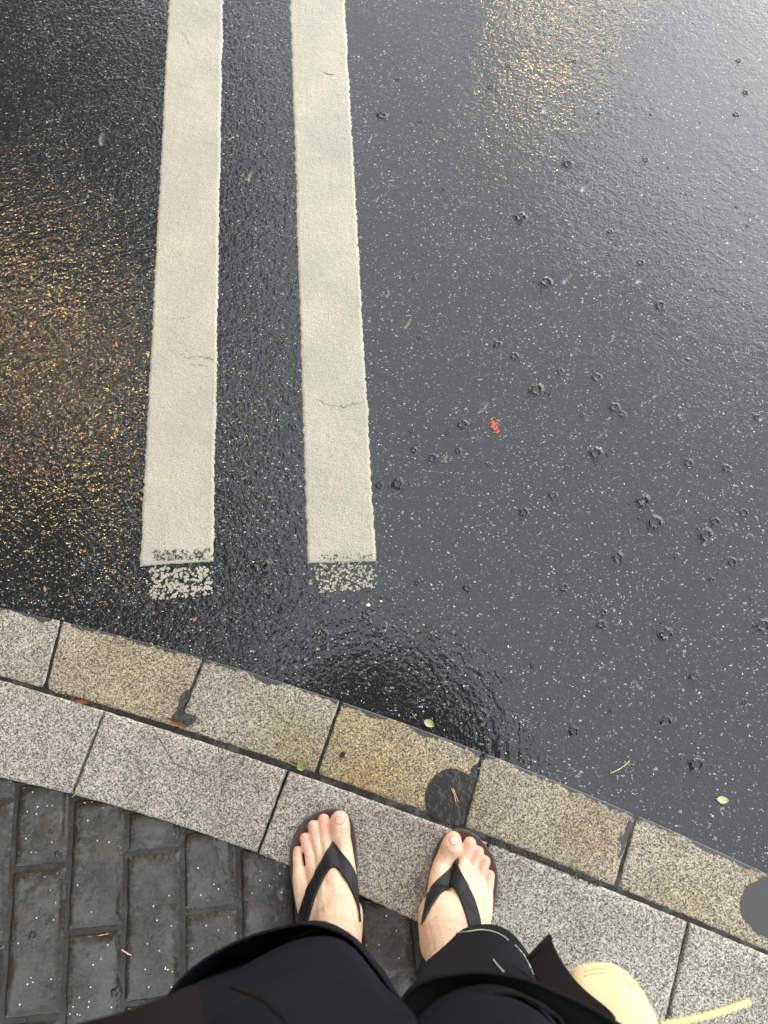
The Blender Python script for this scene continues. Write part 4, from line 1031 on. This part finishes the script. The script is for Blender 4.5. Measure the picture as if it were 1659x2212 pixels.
for s, dz in lev:
    for p in full: q = cf + (p - cf) * s; V.append(Vector((q.x, q.y, zt + dz + .0012 * N(q.x * 30, q.y * 30, dz * 30))))
F = [(0, 1 + k, 1 + (k + 1) % 80) for k in range(80)]
for j in range(len(lev) - 1):
    for k in range(80): F.append((1 + j * 80 + k, 1 + (j + 1) * 80 + k, 1 + (j + 1) * 80 + (k + 1) % 80, 1 + j * 80 + (k + 1) % 80))
gchild(mesh('bag_body', V, F, M_BAG)); BB = BVHTree.FromPolygons(V, F)
for off in (0, 9):
    bm = bmesh.new(); run = []
    for a, b in [(1262,2100+off),(1285,2094+off),(1315,2094+off),(1345,2104+off),(1368,2124+off),(1388,2152+off)]:
        p, nn = drape(BB, a, b, .0002)
        if p is not None: run.append(p)
    if len(run) > 2: tube(bm, smoothcurve(run, 5), .0004, 5); gchild(bm_obj('seam', bm, simple('bag_seam', (.66, .50, .24), .8)))
bm = bmesh.new(); q0, q1 = P(1425, 2216, .46), P(1615, 2165, .40); n = 110; pts = []; rad = []
for i in range(n + 1):
    t = i / n; p = q0.lerp(q1, t); p.z += .006 * math.sin(t * 3.1); pts.append(p); rad.append(.0035 + .0009 * math.sin(i * 2 * math.pi / 7.2))
tube(bm, pts, rad, 12); gchild(bm_obj('cord', bm, M_CORD))
bm = bmesh.new(); tube(bm, [(.27, -.27, .50), (.28, -.32, .8), (.22, -.33, 1.2), (.15, -.31, 1.395)], .006, 8); gchild(bm_obj('shoulder_strap', bm, M_CORD))

# ------------------------------------------------------------------ what stands round about (mirrored in the wet road)
me_ = MatB('lamp_glass'); me_.set(Base_Color=(.9, .8, .6, 1), Emission_Color=(1.0, .60, .17, 1), Emission_Strength=170.0); M_LAMP = me_.m
def street_lamp(hx, hy, hz, dx, label, r=.30):
    e = empty('street_lamp', (hx + dx, hy, 0)); tag(e, label, 'street lamp', 'street lamps beside the road')
    def c(o): o.parent = e; o.location = (-hx - dx, -hy, 0)
    bm = bmesh.new(); tube(bm, [(hx + dx, hy, 0), (hx + dx, hy, hz * .6), (hx + dx, hy, hz + .6)], [.09, .07, .05], 12); c(bm_obj('pole', bm, M_METAL))
    bm = bmesh.new(); tube(bm, [(hx + dx, hy, hz + .5), (hx + dx * .5, hy, hz + .75), (hx, hy, hz + .45), (hx, hy, hz + .28)], .03, 8); c(bm_obj('arm', bm, M_METAL))
    bm = bmesh.new(); ball(bm, (hx, hy, hz), (r, r, r * .8), 20, 12); c(bm_obj('lantern', bm, M_LAMP))
    bm = bmesh.new(); tube(bm, [(hx, hy, hz + r * .55), (hx, hy, hz + r * .95), (hx, hy, hz + r * 1.3)], [r * .95, r * .6, .05], 20); c(bm_obj('cap', bm, M_METAL))
street_lamp(-3.15, 3.42, 4.6, -1.0, 'street lamp under the tree at the left, its warm light glinting on the road', .15)
street_lamp(2.23, 9.45, 5.5, 1.2, 'street lamp farther along the road, its warm light mirrored at the top', .14)
def leaf_mat(nm, a, b):
    m = MatB(nm); m.set(Base_Color=m.mix(m.noise(2.5, 3), a, b), Roughness=.6); return m.m
M_LEAF = leaf_mat('foliage', (.025, .045, .015), (.07, .10, .035)); M_BARK = simple('bark', (.06, .045, .035), .9, .3, 8, .4)
def tree(cx, cy, cz, rx, ry, rz, n, label, seed):
    rg = np.random.default_rng(seed); e = empty('tree', (cx - .8, cy, 0)); tag(e, label, 'tree', 'trees beside the road')
    def c(o): o.parent = e; o.location = (-cx + .8, -cy, 0)
    bm = bmesh.new(); tube(bm, [(cx - .8, cy, 0), (cx - .7, cy, cz * .35), (cx - .3, cy, cz * .75), (cx, cy, cz)], [.22, .18, .13, .06], 10)
    for k in range(6):
        a = k * 1.05; tube(bm, [(cx - .5, cy, cz * .6), (cx + rx * .4 * math.cos(a), cy + ry * .4 * math.sin(a), cz), (cx + rx * .75 * math.cos(a), cy + ry * .75 * math.sin(a), cz + rz * .3)], [.08, .05, .02], 6)
    c(bm_obj('trunk', bm, M_BARK))
    cl = rg.normal(size=(46, 3)); cl /= np.linalg.norm(cl, axis=1)[:, None]; cl *= rg.uniform(.35, .95, (46, 1))
    V = np.zeros((n * 4, 3)); 
    for i in range(n):
        k = cl[rg.integers(46)]; p = np.array([cx, cy, cz]) + (k + rg.normal(size=3) * .14) * np.array([rx, ry, rz])
        u = rg.normal(size=3); u /= np.linalg.norm(u); w_ = np.cross(u, rg.normal(size=3)); w_ /= np.linalg.norm(w_); s = rg.uniform(.10, .18)
        V[i * 4:i * 4 + 4] = [p - u * s, p - w_ * s * .5, p + u * s, p + w_ * s * .5]
    me = bpy.data.meshes.new('crown'); me.from_pydata(V.tolist(), [], [(4 * i, 4 * i + 1, 4 * i + 2, 4 * i + 3) for i in range(n)]); c(link_mesh('crown', me, M_LEAF, None, False))
tree(-4.1, 1.8, 7.1, 2.4, 2.7, 1.9, 12000, 'leafy tree overhanging the road at the left, nearest of the two', 1)
tree(-4.8, 8.0, 6.8, 2.9, 3.6, 2.3, 13000, 'leafy tree farther up the left side of the road', 2)
bld = empty('building', (-9, 5, 0)); tag(bld, 'plain dark brick building behind the trees on the left', 'building')
def bch(o): o.parent = bld; o.location = (9, -5, 0)
M_WALL = simple('brown_render', (.11, .085, .07), .9, .2, 3, .3); M_GLS = simple('window_glass', (.02, .025, .03), .1, .6)
bm = bmesh.new(); box(bm, -14, -8.4, -6, 20, 0, 8); bch(bm_obj('wall', bm, M_WALL, None, False))
bm = bmesh.new(); box(bm, -14.3, -8.0, -6.3, 20.3, 8, 8.4); bch(bm_obj('roof', bm, M_METAL, None, False))
for fz in (1.2, 4.6):
    for k in range(8):
        y = -4.5 + 3.1 * k; bm = bmesh.new(); box(bm, -8.42, -8.36, y, y + 1.3, fz, fz + 1.7); bch(bm_obj('window', bm, M_GLS, None, False))
